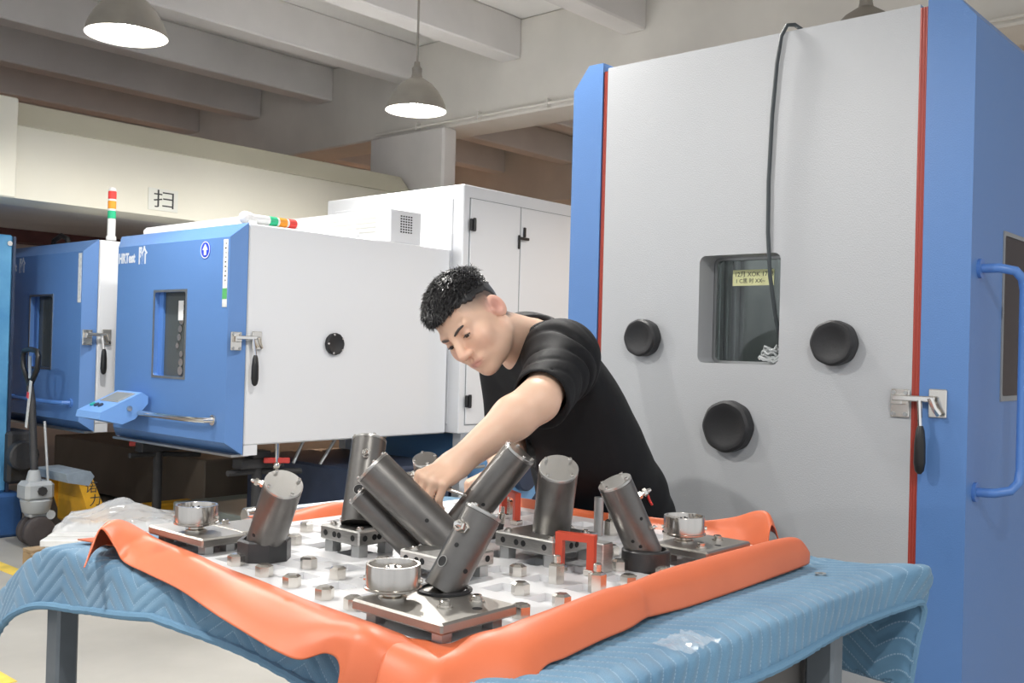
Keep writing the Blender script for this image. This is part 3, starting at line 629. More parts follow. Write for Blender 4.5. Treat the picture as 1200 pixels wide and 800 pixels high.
# ------------------------------------------------------------------ work table, moving blanket, rubber sheets
mat('table_steel', (0.20, 0.23, 0.26), 0.45, 0.3, var=0.15, vscale=6)
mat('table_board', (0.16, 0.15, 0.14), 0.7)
def blanket_mat():
    m = bpy.data.materials.new('quilt_blue'); m.use_nodes = True; MATS['quilt_blue'] = m
    nt = m.node_tree; L = nt.links; b = nt.nodes['Principled BSDF']; b.inputs['Roughness'].default_value = 0.85
    b.inputs['Sheen Weight'].default_value = 0.25
    uv = nt.nodes.new('ShaderNodeUVMap'); uv.uv_map = 'cloth'; sp = nt.nodes.new('ShaderNodeSeparateXYZ'); L.new(uv.outputs[0], sp.inputs[0])
    def M(op, a, b_=None, v=None):
        n = nt.nodes.new('ShaderNodeMath'); n.operation = op
        for i, q in enumerate((a, b_)):
            if q is None: continue
            if isinstance(q, (int, float)): n.inputs[i].default_value = q
            else: L.new(q, n.inputs[i])
        return n.outputs[0]
    pp = M('PINGPONG', sp.outputs[1], QP / 2); s = M('ADD', sp.outputs[0], M('MULTIPLY', pp, QA / (QP / 2)))
    fr = M('FRACT', M('DIVIDE', s, QS)); line = M('LESS_THAN', M('ABSOLUTE', M('SUBTRACT', fr, 0.5)), 0.035)
    dash = M('LESS_THAN', M('FRACT', M('MULTIPLY', sp.outputs[1], 180.0)), 0.7)
    tc = nt.nodes.new('ShaderNodeTexCoord'); n1 = nt.nodes.new('ShaderNodeTexNoise'); n1.inputs['Scale'].default_value = 5; n1.inputs['Detail'].default_value = 8
    L.new(tc.outputs['Object'], n1.inputs['Vector'])
    r = nt.nodes.new('ShaderNodeValToRGB'); r.color_ramp.elements[0].color = (0.085, 0.195, 0.315, 1); r.color_ramp.elements[1].color = (0.14, 0.285, 0.42, 1)
    r.color_ramp.elements[0].position = 0.3; r.color_ramp.elements[1].position = 0.72
    L.new(n1.outputs['Fac'], r.inputs[0])
    mx = nt.nodes.new('ShaderNodeMix'); mx.data_type = 'RGBA'; mx.inputs['B'].default_value = (0.38, 0.52, 0.66, 1)
    L.new(M('MULTIPLY', M('MULTIPLY', line, dash), 0.55), mx.inputs['Factor']); L.new(r.outputs[0], mx.inputs['A']); L.new(mx.outputs['Result'], b.inputs['Base Color'])
    n2 = nt.nodes.new('ShaderNodeTexNoise'); n2.inputs['Scale'].default_value = 420; L.new(tc.outputs['Object'], n2.inputs['Vector'])
    bp = nt.nodes.new('ShaderNodeBump'); bp.inputs['Strength'].default_value = 0.35; bp.inputs['Distance'].default_value = 0.002
    L.new(n2.outputs['Fac'], bp.inputs['Height']); L.new(bp.outputs[0], b.inputs['Normal'])
QP, QA, QS = 0.215, 0.075, 0.033       # chevron period, height and line spacing of the quilting
blanket_mat()
mat('binding_blue', (0.14, 0.28, 0.42), 0.8, bump=0.3, bscale=200)
mat('felt_grey', (0.10, 0.14, 0.15), 0.95, bump=0.4, bscale=150)
mat('rubber_orange', (0.72, 0.17, 0.07), 0.42, var=0.05, vscale=5)
mat('plate_white', (0.80, 0.80, 0.81), 0.35, 0.15)
mat('anodized', (0.165, 0.158, 0.150), 0.36, 0.85, var=0.08, vscale=30, stretch=(1, 1, 1))
mat('anodized_dark', (0.06, 0.06, 0.062), 0.42, 0.6)
mat('machined', (0.50, 0.49, 0.47), 0.30, 1.0)
mat('plate_bronze', (0.36, 0.345, 0.32), 0.38, 0.9)
mat('red_handle', (0.56, 0.065, 0.03), 0.4)

TX0, TX1, TY0, TY1, TZ = 1.0, 2.215, 0.812, 2.28, 0.922
tb_ = thing('work_table', 'steel work table under the blue quilted blanket', 'table', (1.62, 1.53, 0.0))
part('table_top', MB().box((TX0 + 0.02, TY0 + 0.02, 0.866), (TX1 - 0.02, TY1 - 0.01, 0.904), 0.004), 'table_board', tb_)
for lx, ly in ((TX0 + 0.03, 2.262), (TX0 + 0.05, 0.84), (TX1 - 0.30, 0.83), (TX1 - 0.12, 2.2)):
    lg = part('leg', MB().box((lx, ly, 0.0), (lx + 0.05, ly + 0.06, 0.866), 0.006), 'table_steel', tb_)
    for z in (0.80, 0.55, 0.3):
        part('leg_hole', MB().cyl((lx - 0.0008, ly + 0.04, z), (lx + 0.002, ly + 0.04, z), 0.008, n=10), 'hole_black', lg)
part('apron', MB().box((TX0 + 0.05, TY0 + 0.05, 0.80), (TX1 - 0.05, TY0 + 0.08, 0.866)).box((TX0 + 0.05, TY1 - 0.06, 0.80), (TX1 - 0.05, TY1 - 0.03, 0.866)), 'table_steel', tb_)
part('dark_filler_panel', MB().box((TX0 + 0.12, 0.905, 0.10), (TX1 - 0.12, 0.92, 0.866), 0.002), 'table_board', tb_)  # dark panel added so the space under the table reads as dark
part('stretcher', MB().box((TX0 + 0.06, 0.86, 0.18), (TX1 - 0.1, 0.90, 0.23)), 'table_steel', tb_)

def smoothmin(x, k): return np.log1p(np.exp(np.clip(x / k, -40, 40))) * k      # soft max(x,0)
def blanket_surface(a, b):
    """cloth coordinates -> world; a runs along X over both edges, b along Y over both edges."""
    k = 0.006
    da0 = smoothmin(TX0 - a, k); da1 = smoothmin(a - TX1, k); db0 = smoothmin(TY0 - b, k)
    tl = smoothmin(b - TY1, 0.04)
    x = np.clip(a, TX0, TX1) - 0.012 * np.tanh(da0 / 0.012) + 0.025 * np.tanh(da1 / 0.02)
    y = np.clip(b, TY0, None) - 0.012 * np.tanh(db0 / 0.012)
    y = y - 0.16 * tl
    z = TZ - da0 - da1 - db0 - 0.56 * tl
    # slack: soft waves on the hanging hems, the corner flares out
    x = x - 0.020 * da0 / 0.09 * (0.5 + 0.5 * np.sin(11 * b + 0.8)) + 0.05 * da1 / 0.3 * np.sin(6 * b)
    y = y - 0.02 * db0 / 0.07 * (0.5 + 0.5 * np.sin(9 * a))
    fl = np.exp(-(((a - TX1) / 0.07) ** 2 + ((b - TY0) / 0.06) ** 2)); x = x + 0.03 * fl; y = y - 0.045 * fl; z = z + 0.016 * fl
    z = z + 0.003 * np.sin(7 * a + 3 * b) * np.sin(5 * b - 2 * a)
    return np.stack([x, y, z], -1)
def blanket():
    na, nb = 360, 330
    lo_a = TX0 - 0.088; hi_a = TX1 + 0.42; lo_b = TY0 - 0.068; hi_b = TY1 + 0.36
    A, B = np.meshgrid(np.linspace(lo_a, hi_a, na), np.linspace(lo_b, hi_b, nb), indexing='ij')
    A2 = A.copy()
    near = np.clip((TX0 + 0.15 - A) / 0.24, 0, 1); A2 = A + near * np.interp(B, [0.8, 1.1, 1.3, 1.5, 1.75, 1.9, 2.1, 2.3, 2.64], [0.01, 0.008, 0.012, 0.018, 0.026, 0.002, -0.030, -0.042, -0.03])        # uneven hem
    P = blanket_surface(A2, B); e = 1e-3
    N = np.cross(blanket_surface(A2 + e, B) - P, blanket_surface(A2, B + e) - P); N /= np.linalg.norm(N, axis=-1, keepdims=True) + 1e-12
    pp = np.abs(((B / (QP / 2)) + 1) % 2 - 1) ; pp = 1 - pp
    tri = np.where(((B / (QP / 2)) % 2) < 1, (B / (QP / 2)) % 1, 1 - (B / (QP / 2)) % 1)
    s = (A + QA * tri) / QS; q = np.abs(np.sin(np.pi * (s - 0.5)))
    P = P + N * (0.0052 * np.sqrt(q) - 0.004)[..., None]
    me = bpy.data.meshes.new('moving_blanket'); idx = np.arange(na * nb).reshape(na, nb)
    F = np.stack([idx[:-1, :-1], idx[1:, :-1], idx[1:, 1:], idx[:-1, 1:]], -1).reshape(-1, 4)
    root = V(1.6, 1.5, TZ)
    me.from_pydata((P.reshape(-1, 3) - np.array(root)).tolist(), [], F.tolist())
    me.polygons.foreach_set('use_smooth', [True] * len(F))
    uvl = me.uv_layers.new(name='cloth'); uvs = np.stack([A.reshape(-1), B.reshape(-1)], -1)[F.reshape(-1)]
    uvl.data.foreach_set('uv', uvs.astype(np.float32).reshape(-1)); me.materials.append(MATS['quilt_blue'])
    t = thing('moving_blanket', 'blue chevron-quilted moving blanket spread over the work table', 'blanket', root)
    o = bpy.data.objects.new('quilt', me); COL.objects.link(o); o.parent = t
    md = o.modifiers.new('thick', 'SOLIDIFY'); md.thickness = 0.006; md.offset = -1
    for nm, line in (('binding', P[0]), ('binding', P[:, 0]), ('binding', P[:, -1])):
        pts = [tuple(p) for p in line[::3]]
        part(nm, MB().tube(pts, 0.0085, 8), 'binding_blue', t)
        pts2 = [(p[0] - (0.004 if nm else 0), p[1], p[2] + 0.016) for p in line[::4]]
    return t
BL = blanket()

def catmull(P, n):
    """smooth resampling of a list of points"""
    P = np.array(P, float); out = []; m = len(P)
    for i in range(m - 1):
        p0, p1, p2, p3 = P[max(i - 1, 0)], P[i], P[i + 1], P[min(i + 2, m - 1)]
        for k in range(n):
            t = k / n; out.append(0.5 * ((2 * p1) + (-p0 + p2) * t + (2 * p0 - 5 * p1 + 4 * p2 - p3) * t * t + (-p0 + 3 * p1 - 3 * p2 + p3) * t ** 3))
    out.append(P[-1]); return np.array(out)
def sheet(name, label, columns, thick=0.003, n=10, s=6, extra=None):
    """a rubber sheet through columns of control points (each column runs across the strip)."""
    C = np.array([catmull(c, s) for c in columns]); G = np.stack([catmull(C[:, j], n) for j in range(C.shape[1])], 1)
    mb = MB().grid([[tuple(p) for p in row] for row in G])
    for e in extra or []: mb.grid(e)
    ctr = G.reshape(-1, 3).mean(0)
    o = part(name, mb, 'rubber_orange', loc=tuple(ctr), smooth=70)
    md = o.modifiers.new('thick', 'SOLIDIFY'); md.thickness = thick; md.offset = 0
    return tag(o, label, 'rubber sheet', 'orange rubber sheets')
# strip along the near left edge: arched at its far end, waved and folded at the near corner
sheet('rubber_sheet', 'orange rubber strip along the left edge, curled up at its far end', [
    [(1.120, 2.10, 0.934), (1.075, 2.105, 0.934), (1.03, 2.075, 0.935), (0.985, 2.02, 0.935), (0.932, 1.940, 0.927)],
    [(1.118, 2.08, 0.940), (1.080, 2.09, 0.955), (1.04, 2.075, 0.965), (1.000, 2.035, 0.965), (0.962, 1.975, 0.952)],
    [(1.115, 2.05, 0.946), (1.085, 2.055, 0.978), (1.055, 2.045, 0.993), (1.025, 2.025, 0.995), (0.993, 1.998, 0.988)],
    [(1.108, 1.99, 0.953), (1.082, 1.99, 0.974), (1.055, 1.985, 0.979), (1.030, 1.975, 0.972), (1.005, 1.962, 0.955)],
    [(1.10, 1.93, 0.957), (1.075, 1.93, 0.966), (1.05, 1.93, 0.960), (1.025, 1.925, 0.948), (1.003, 1.92, 0.932)],
    [(1.085, 1.80, 0.957), (1.055, 1.80, 0.966), (1.03, 1.80, 0.957), (1.005, 1.80, 0.944), (0.983, 1.79, 0.933)],
    [(1.060, 1.655, 0.957), (1.035, 1.655, 0.964), (1.01, 1.65, 0.957), (0.985, 1.645, 0.944), (0.962, 1.635, 0.933)],
    [(1.045, 1.50, 0.957), (1.015, 1.50, 0.962), (0.985, 1.49, 0.955), (0.955, 1.48, 0.942), (0.933, 1.473, 0.926)],
    [(1.025, 1.36, 0.957), (0.995, 1.36, 0.962), (0.965, 1.355, 0.952), (0.935, 1.345, 0.938), (0.910, 1.33, 0.922)],
    [(1.018, 1.26, 0.957), (0.985, 1.26, 0.962), (0.955, 1.258, 0.953), (0.925, 1.255, 0.936), (0.902, 1.25, 0.918)],
    [(1.014, 1.20, 0.957), (0.980, 1.20, 0.966), (0.95, 1.20, 0.960), (0.925, 1.202, 0.938), (0.908, 1.205, 0.916)],
    [(1.010, 1.15, 0.957), (0.980, 1.145, 0.970), (0.955, 1.145, 0.970), (0.935, 1.155, 0.955), (0.925, 1.165, 0.930)],
    [(1.006, 1.11, 0.957), (0.975, 1.105, 0.968), (0.950, 1.105, 0.968), (0.930, 1.115, 0.955), (0.918, 1.125, 0.920)],
    [(1.004, 1.085, 0.956), (0.970, 1.075, 0.958), (0.940, 1.08, 0.950), (0.915, 1.10, 0.915), (0.905, 1.12, 0.85)],
    [(1.000, 1.06, 0.952), (0.970, 1.045, 0.940), (0.945, 1.045, 0.915), (0.925, 1.06, 0.87), (0.915, 1.08, 0.80)],
], extra=[[[(1.14, 2.06, 0.934), (1.12, 2.19, 0.931)], [(1.06, 2.06, 0.934), (1.04, 2.20, 0.931)]]])
# strip along the near right edge: a raised lip running to the rounded far end
cols = [[(1.005, 1.10, 0.952), (0.965, 1.075, 0.955), (0.935, 1.06, 0.93), (0.915, 1.05, 0.88), (0.905, 1.045, 0.80)], [(1.02, 1.06, 0.952), (0.985, 1.00, 0.945), (0.955, 0.975, 0.915), (0.935, 0.965, 0.865), (0.925, 0.96, 0.80)]]
for x, yi, yc, zc, yl, zl in ((1.06, 1.02, 0.985, 0.958, 0.905, 0.886), (1.12, 1.01, 0.98, 0.966, 0.918, 0.922), (1.18, 1.01, 0.978, 0.972, 0.922, 0.925), (1.28, 1.01, 0.978, 0.980, 0.932, 0.928), (1.36, 1.01, 0.98, 0.985, 0.936, 0.930),
                              (1.42, 1.01, 0.982, 0.983, 0.945, 0.934), (1.46, 1.01, 0.985, 0.984, 0.952, 0.930), (1.56, 1.015, 0.99, 0.988, 0.948, 0.928), (1.72, 1.02, 0.99, 0.989, 0.951, 0.927), (1.90, 1.02, 0.99, 0.989, 0.957, 0.927),
                              (2.02, 1.018, 0.988, 0.988, 0.962, 0.927), (2.075, 1.012, 0.985, 0.980, 0.966, 0.927), (2.098, 1.0, 0.982, 0.958, 0.970, 0.927)):
    ym = (yc + yl) / 2; cols.append([(x, yi + 0.012, 0.944), (x, yi - 0.004, (0.944 + zc) / 2 + 0.006), (x, yc, zc), (x, ym - 0.006, (zc + zl) / 2 + 0.008), (x, yl, zl)])
sheet('rubber_sheet', 'orange rubber strip standing up as a lip along the right edge', cols)
cols = []
for x, yi, yc, zc in ((1.24, 2.0, 2.02, 0.953), (1.36, 2.0, 2.02, 0.962), (1.5, 2.0, 2.025, 0.966), (1.62, 2.0, 2.025, 0.975), (1.72, 2.0, 2.02, 0.966), (1.9, 2.0, 2.02, 0.962)):
    cols.append([(x, yi, 0.944), (x, yc, zc), (x, yc + 0.03, zc - 0.006), (x, yc + 0.06, 0.932)])
sheet('rubber_sheet', 'orange rubber strip along the far left edge beside the tool', cols, s=5)
cols = []
for y, xi, xc, zc in ((2.0, 2.07, 2.1, 0.955), (1.8, 2.07, 2.1, 0.97), (1.6, 2.07, 2.11, 0.962), (1.4, 2.07, 2.11, 0.97), (1.28, 2.08, 2.12, 0.975), (1.18, 2.09, 2.125, 0.995), (1.11, 2.09, 2.11, 1.02), (1.075, 2.085, 2.10, 1.022), (1.055, 2.075, 2.085, 1.0)):
    cols.append([(xi, y, 0.944), (xc - 0.012, y, (0.944 + zc) / 2), (xc, y, zc), (xc + 0.02, y, zc - 0.012), (xc + 0.035, y, (zc + 0.93) / 2)])
sheet('rubber_sheet', 'orange rubber strip on the far edge before the worker, flipped up at its corner', cols, s=5)

# washer and scrap of clear film on the blanket
tag(part('washer', MB().lathe([(0.0055, 0), (0.012, 0), (0.012, 0.0025), (0.0055, 0.0025)], (2.03, 0.912, 0.9225), (0, 0.05, 1), 20, closed=True), 'nickel', loc=(2.03, 0.912, 0.9225)), 'loose steel washer lying on the blanket at the far right', 'washer')
rf = random.Random(4); fg = [[(1.33 + 0.009 * i + 0.004 * rf.random(), 0.80 + 0.009 * j + 0.004 * rf.random(), 0.9235 + 0.009 * rf.random() * (1 if 0 < i < 11 else 0.3)) for j in range(9)] for i in range(12)]
tag(part('plastic_scrap', MB().grid(fg), mat('film_thin', (0.9, 0.92, 0.95), 0.12, alpha=0.22), loc=(1.37, 0.85, 0.9235), smooth=15), 'crumpled scrap of clear plastic stuck on the blanket near corner', 'plastic film')

# torque wrench lying behind the plate on the far left of the blanket
tw = thing('torque_wrench', 'long bright torque wrench with a copper knob lying at the far left', 'wrench', (1.6, 2.14, 0.925))
part('shaft', MB().cyl((1.50, 2.15, 0.945), (1.98, 2.12, 0.945), 0.016, n=16), mat('steel_pale', (0.62, 0.72, 0.82), 0.3, 0.6), tw)
part('knob', MB().lathe([(0.0, 0), (0.012, 0), (0.021, 0.004), (0.021, 0.02), (0.016, 0.025), (0, 0.025)], (1.475, 2.13, 0.947), (0.95, -0.1, 0.0), 18), mat('copper', (0.45, 0.12, 0.06), 0.35, 0.5), tw)
part('ferrule', MB().cyl((1.44, 2.155, 0.946), (1.475, 2.153, 0.946), 0.021, n=18, ch=0.003), 'chrome', tw)
part('grip', MB().cyl((1.56, 2.1, 0.936), (1.98, 2.07, 0.936), 0.010, n=12), mat('maroon', (0.14, 0.03, 0.03), 0.5), tw)

# ------------------------------------------------------------------ fixture plate with pockets and hex bolts
PZ = 0.95
def fixture_plate():
    t = thing('fixture_plate', 'white metal fixture plate with square pockets on the table', 'plate', (1.54, 1.5, 0.926))
    x0, x1, y0, y1 = 1.0, 2.08, 1.01, 2.0; zb, zt, zp = 0.9265, PZ, PZ - 0.013
    px = [1.105 + 0.108 * i for i in range(9)]; py = [1.075 + 0.1035 * j for j in range(9)]; w = 0.060
    xs = sorted({x0, x1, *[p for q in px for p in (q, q + w)]}); ys = sorted({y0, y1, *[p for q in py for p in (q, q + w * 0.92)]})
    mb = MB(); pk = MB()
    isx = lambda a: any(abs(a - q) < 1e-6 for q in px); isy = lambda a: any(abs(a - q) < 1e-6 for q in py)
    for i in range(len(xs) - 1):
        for j in range(len(ys) - 1):
            a, b, c, d = xs[i], xs[i + 1], ys[j], ys[j + 1]
            pocket = isx(a) and isy(c)
            z = zp if pocket else zt
            mb.add([(a, c, z), (b, c, z), (b, d, z), (a, d, z)], [(0, 1, 2, 3)])
            if pocket:
                mb.add([(a, c, zp), (b, c, zp), (b, d, zp), (a, d, zp), (a, c, zt), (b, c, zt), (b, d, zt), (a, d, zt)], [(0, 4, 5, 1), (1, 5, 6, 2), (2, 6, 7, 3), (3, 7, 4, 0)])
    mb.add([(x0, y0, zb), (x1, y0, zb), (x1, y1, zb), (x0, y1, zb), (x0, y0, zt), (x1, y0, zt), (x1, y1, zt), (x0, y1, zt)],
           [(0, 1, 5, 4), (1, 2, 6, 5), (2, 3, 7, 6), (3, 0, 4, 7), (0, 3, 2, 1)])
    mb.v = [(x + 0.088 * (y - 1.01) if abs(x - x0) < 1e-6 else x, y, z) for x, y, z in mb.v]
    part('plate', mb, 'plate_white', t, smooth=0, fix=False)
    rr = random.Random(2)
    flat = [(1.105, 1.677), (1.092, 1.565), (1.080, 1.464), (1.069, 1.357), (1.062, 1.272), (1.205, 1.671), (1.193, 1.565), (1.179, 1.459), (1.310, 1.771), (1.446, 1.252), (1.341, 1.154), (1.227, 1.053),
            (1.328, 1.051), (1.740, 1.246), (1.633, 1.149), (1.535, 1.059), (1.20, 1.36), (1.30, 1.47), (1.42, 1.875), (1.53, 1.87), (1.62, 1.78), (1.42, 1.77), (1.74, 1.66), (1.85, 1.45), (1.75, 1.47), (1.85, 1.25), (1.64, 1.05), (1.96, 1.24), (1.85, 1.78), (1.33, 1.93), (1.45, 1.47)]
    for x, y in flat:
        ph = rr.random() * 1.0; b = MB().hexa((x, y, PZ), (x, y, PZ + 0.022), 0.0165, 0.0035, ph); bo = part('hex_bolt', b, 'nickel', t, smooth=25)
    for x, y in ((1.456, 1.166), (1.453, 1.070), (1.93, 1.385), (1.965, 1.745)):
        ph = rr.random(); b = MB().hexa((x, y, PZ), (x, y, PZ + 0.036), 0.0165, 0.003, ph); o = part('standoff', b, 'nickel', t, smooth=25)
        part('stud', MB().cyl((x, y, PZ + 0.036), (x, y, PZ + 0.052), 0.0075, n=12, ch=0.002), 'nickel', o)
    return t
fixture_plate()

mat('ring_steel', (0.56, 0.53, 0.49), 0.2, 1.0, var=0.10, vscale=60, stretch=(1, 1, 0.05))
# ------------------------------------------------------------------ cylinders, rings and handles on the plate
def fitting(parent, p, axis, s=1.0):
    """small nickel hose connector: hex base, threaded stem, hex nut, tip."""
    p, w = V(p), V(axis).normalized()
    f = part('connector', MB().hexa(p - w * 0.003, p + w * 0.007 * s, 0.0095 * s, 0.001), 'nickel', parent, smooth=25)
    part('stem', MB().cyl(p + w * 0.007 * s, p + w * 0.013 * s, 0.006 * s, n=12), 'nickel', f)
    part('nut', MB().hexa(p + w * 0.013 * s, p + w * 0.022 * s, 0.0098 * s, 0.0015, 0.4), 'nickel', f, smooth=25)
    part('tip', MB().cyl(p + w * 0.022 * s, p + w * 0.032 * s, 0.0055 * s, 0.004 * s, n=12, ch=0.001), 'chrome', f)
def socket_screw(parent, p, axis, r=0.008, h=0.010):
    p, w = V(p), V(axis).normalized()
    s = part('screw', MB().cyl(p, p + w * h, r, n=14, ch=r * 0.15), 'nickel', parent)
    part('socket', MB().hexa(p + w * (h - 0.0008), p + w * (h + 0.0004), r * 0.5, 0.0001), 'hole_black', s)
    part('screw_flange', MB().cyl(p - w * 0.0002, p + w * 0.002, r * 1.45, n=16), 'nickel', s)
def cylinder(label, base, top, r, holes=(), fits=(), cup=None, cap='machined', phase=0.5, screws=4, sink=0.0, loc=None, group='cylinder units on the plate'):
    """tilted tubular unit: body, cap disc with four screws, drilled holes, connectors."""
    b, tp = V(base), V(top); w = (tp - b).normalized(); L = (tp - b).length; u, v, _ = frame_from(w)
    t = thing('cylinder_unit', label, 'cylinder', loc or (b.x, b.y, PZ), group)
    bo = part('body', MB().cyl(b - w * sink, tp - w * 0.006, r, n=48, ch=0.0012), 'anodized', t)
    c = part('cap', MB().lathe([(0, 0), (r * 0.975, 0), (r * 0.975, 0.0008), (r, 0.0012), (r, 0.005), (r - 0.001, 0.006), (0, 0.006)], tp - w * 0.006, w, 48), cap, t)
    for k in range(screws):
        a = phase + 2 * math.pi * k / screws; d = u * math.cos(a) + v * math.sin(a)
        part('cap_screw', MB().cyl(tp + d * (r - 0.005), tp + d * (r - 0.005) + w * 0.004, 0.0036, n=12, ch=0.0006), 'chrome', c)
    def surf(ang, h):
        d = u * math.cos(ang) + v * math.sin(ang); return b + w * h + d * r, d
    for ang, h, rad in holes:
        p, d = surf(ang, h); hb = part('hole', MB().lathe([(0, 0.0005), (rad, 0.0005), (rad * 1.06, -0.002)], p, d, 18), 'hole_black', t)
        if rad > 0.007:
            part('hole_rim', MB().lathe([(rad, -0.001), (rad * 1.12, 0.0), (rad * 1.12, 0.0007), (rad, 0.0007)], p, d, 18, closed=True), 'machined', t)
    for ang, h, s_ in fits:
        p, d = surf(ang, h); fitting(t, p, d, s_)
    if cup: cup(t)
    return t
def dirang(base, top, d):
    """angle of world direction d around the axis base->top"""
    w = (V(top) - V(base)).normalized(); u, v, _ = frame_from(w); d = V(d); return math.atan2(d.dot(v), d.dot(u))
def bracket(t, x0, x1, y0, y1, z0=0.974, z1=1.004, m='stainless_dull'):
    b = part('bracket', MB().box((x0, y0, z0), (x1, y1, z1), 0.003), 'brushed', t); zc = (z0 + z1) / 2
    for f in (0.15, 0.38, 0.50, 0.85):
        y = y1 + (y0 - y1) * f; part('hole', MB().cyl((x0 - 0.0006, y, zc), (x0 + 0.003, y, zc), 0.0062, n=16), 'hole_black', b)
        x = x0 + (x1 - x0) * f; part('hole', MB().cyl((x, y0 - 0.0006, zc), (x, y0 + 0.003, zc), 0.0062, n=16), 'hole_black', b)
    for x in (x0 + 0.02, x1 - 0.02):
        for y in (y0 + 0.02, y1 - 0.02):
            part('standoff', MB().hexa((x, y, PZ), (x, y, z0), 0.0185, 0.001, 0.3), 'stainless_dull', t, smooth=25)
            socket_screw(b, (x, y, z1), (0, 0, 1), 0.006, 0.006)
FRONT_D = V(-0.72, -0.66, 0.12)     # towards the open near corner of the table, to clock holes and fittings
def cyl_holes(base, top, specs): return [(dirang(base, top, FRONT_D) + a, h, r) for a, h, r in specs]

# left unit in its octagonal cup
B0, B1 = (1.178, 1.690, 0.978), (1.150, 1.592, 1.113)
def cupB(t):
    part('cup', MB().lathe([(0.0, 0.0), (0.053, 0.0), (0.053, 0.038), (0.050, 0.041), (0.043, 0.041), (0.043, 0.030), (0, 0.030)], (1.178, 1.690, PZ), (0, 0, 1), 8, phase=0.35), 'anodized_dark', t, smooth=20)
cylinder('leaning grey cylinder in an octagonal cup at the left of the plate', B0, B1, 0.0375, cyl_holes(B0, B1, [(-0.5, 0.045, 0.004)]), [(dirang(B0, B1, V(-0.8, 0.9, 0.2)), 0.15, 0.75)], cupB, phase=0.2)
# tall unit on the far bracket
C0, C1 = (1.368, 1.630, 1.004), (1.437, 1.683, 1.175)
cylinder('tall grey cylinder on a drilled bracket behind the crossed pair', C0, C1, 0.0375, cyl_holes(C0, C1, [(-0.1, 0.065, 0.0105)]), [(dirang(C0, C1, FRONT_D) + 0.05, 0.142, 0.85)], lambda t: bracket(t, 1.315, 1.425, 1.565, 1.69))
# big unit crossing towards the left, with the thinner one beneath it
D0, D1 = (1.394, 1.390, 1.000), (1.296, 1.510, 1.144)
cylinder('long thick grey cylinder leaning left across the centre of the plate', D0, D1, 0.039, cyl_holes(D0, D1, [(0.1, 0.06, 0.004)]), [], lambda t: bracket(t, 1.285, 1.415, 1.285, 1.41, 0.970, 0.998), sink=0.012)
E0, E1 = (1.383, 1.476, 0.972), (1.313, 1.567, 1.082)
cylinder('thinner grey cylinder tucked beneath the long thick leaning one', E0, E1, 0.0255, [], [], lambda t: part('foot', MB().lathe([(0, 0), (0.031, 0), (0.031, 0.022), (0.027, 0.026), (0, 0.026)], (1.387, 1.472, PZ), (0, 0, 1), 24), 'anodized_dark', t), screws=3)
# unit leaning right, under the worker forearm
F0, F1 = (1.520, 1.500, 0.985), (1.590, 1.378, 1.166)
cylinder('grey cylinder leaning right below the forearm of the worker', F0, F1, 0.0365, cyl_holes(F0, F1, [(0.25, 0.1, 0.004)]), [(dirang(F0, F1, FRONT_D) + 0.9, 0.09, 0.8)], lambda t: part('cup', MB().lathe([(0, 0), (0.05, 0), (0.05, 0.034), (0.041, 0.036), (0.04, 0.026), (0, 0.026)], (1.522, 1.498, PZ), (0, 0, 1), 32), 'anodized_dark', t))
# front unit standing on the near plate
G0, G1 = (1.154, 1.161, 0.985), (1.218, 1.132, 1.112)
def collarG(t): part('collar', MB().lathe([(0.036, 0), (0.046, 0), (0.046, 0.003), (0.038, 0.004)], (1.158, 1.160, 0.9855), (0, 0, 1), 32, closed=True), 'black_rubber', t)
cylinder('front grey cylinder with two drilled holes standing on the near plate', G0, G1, 0.0325, cyl_holes(G0, G1, [(-0.75, 0.042, 0.0085), (-0.45, 0.075, 0.0038), (0.6, 0.045, 0.004)]), [(dirang(G0, G1, FRONT_D) - 0.5, 0.104, 1.05)], collarG, sink=0.0, loc=(1.154, 1.161, 0.985))
# upright unit whose lid faces the camera
H0, H1 = (1.626, 1.319, 1.004), (1.556, 1.247, 1.148)
cylinder('grey cylinder with its four-screw lid facing forward in front of the worker', H0, H1, 0.0395, [], [], lambda t: bracket(t, 1.54, 1.69, 1.243, 1.40), cap='machined', phase=0.78, sink=0.015)
# right unit in a round cup
I0, I1 = (1.690, 1.126, 0.976), (1.622, 1.159, 1.125)
cylinder('grey cylinder in a round cup leaning left at the right of the plate', I0, I1, 0.0345, cyl_holes(I0, I1, [(0.5, 0.085, 0.0035), (-0.5, 0.05, 0.0035), (-0.2, 0.035, 0.0035)]), [(dirang(I0, I1, V(0.75, -0.6, 0.4)), 0.118, 0.85), (dirang(I0, I1, V(0.2, -1, 0.3)), 0.055, 0.45)],
         lambda t: part('cup', MB().lathe([(0, 0), (0.0485, 0), (0.0485, 0.036), (0.046, 0.039), (0.040, 0.039), (0.039, 0.028), (0, 0.028)], (1.690, 1.126, PZ), (0, 0, 1), 40), 'anodized_dark', t))
# small unit half hidden behind the hand
M0, M1 = (1.640, 1.690, 0.985), (1.574, 1.650, 1.128)
cylinder('small grey cylinder half hidden behind the working hand', M0, M1, 0.0285, [], [(dirang(M0, M1, V(-0.7, 0.4, -0.4)), 0.13, 1.0)], lambda t: part('cup', MB().lathe([(0, 0), (0.04, 0), (0.04, 0.036), (0.033, 0.038), (0.031, 0.028), (0, 0.028)], (1.642, 1.692, PZ), (0, 0, 1), 28), 'anodized_dark', t))
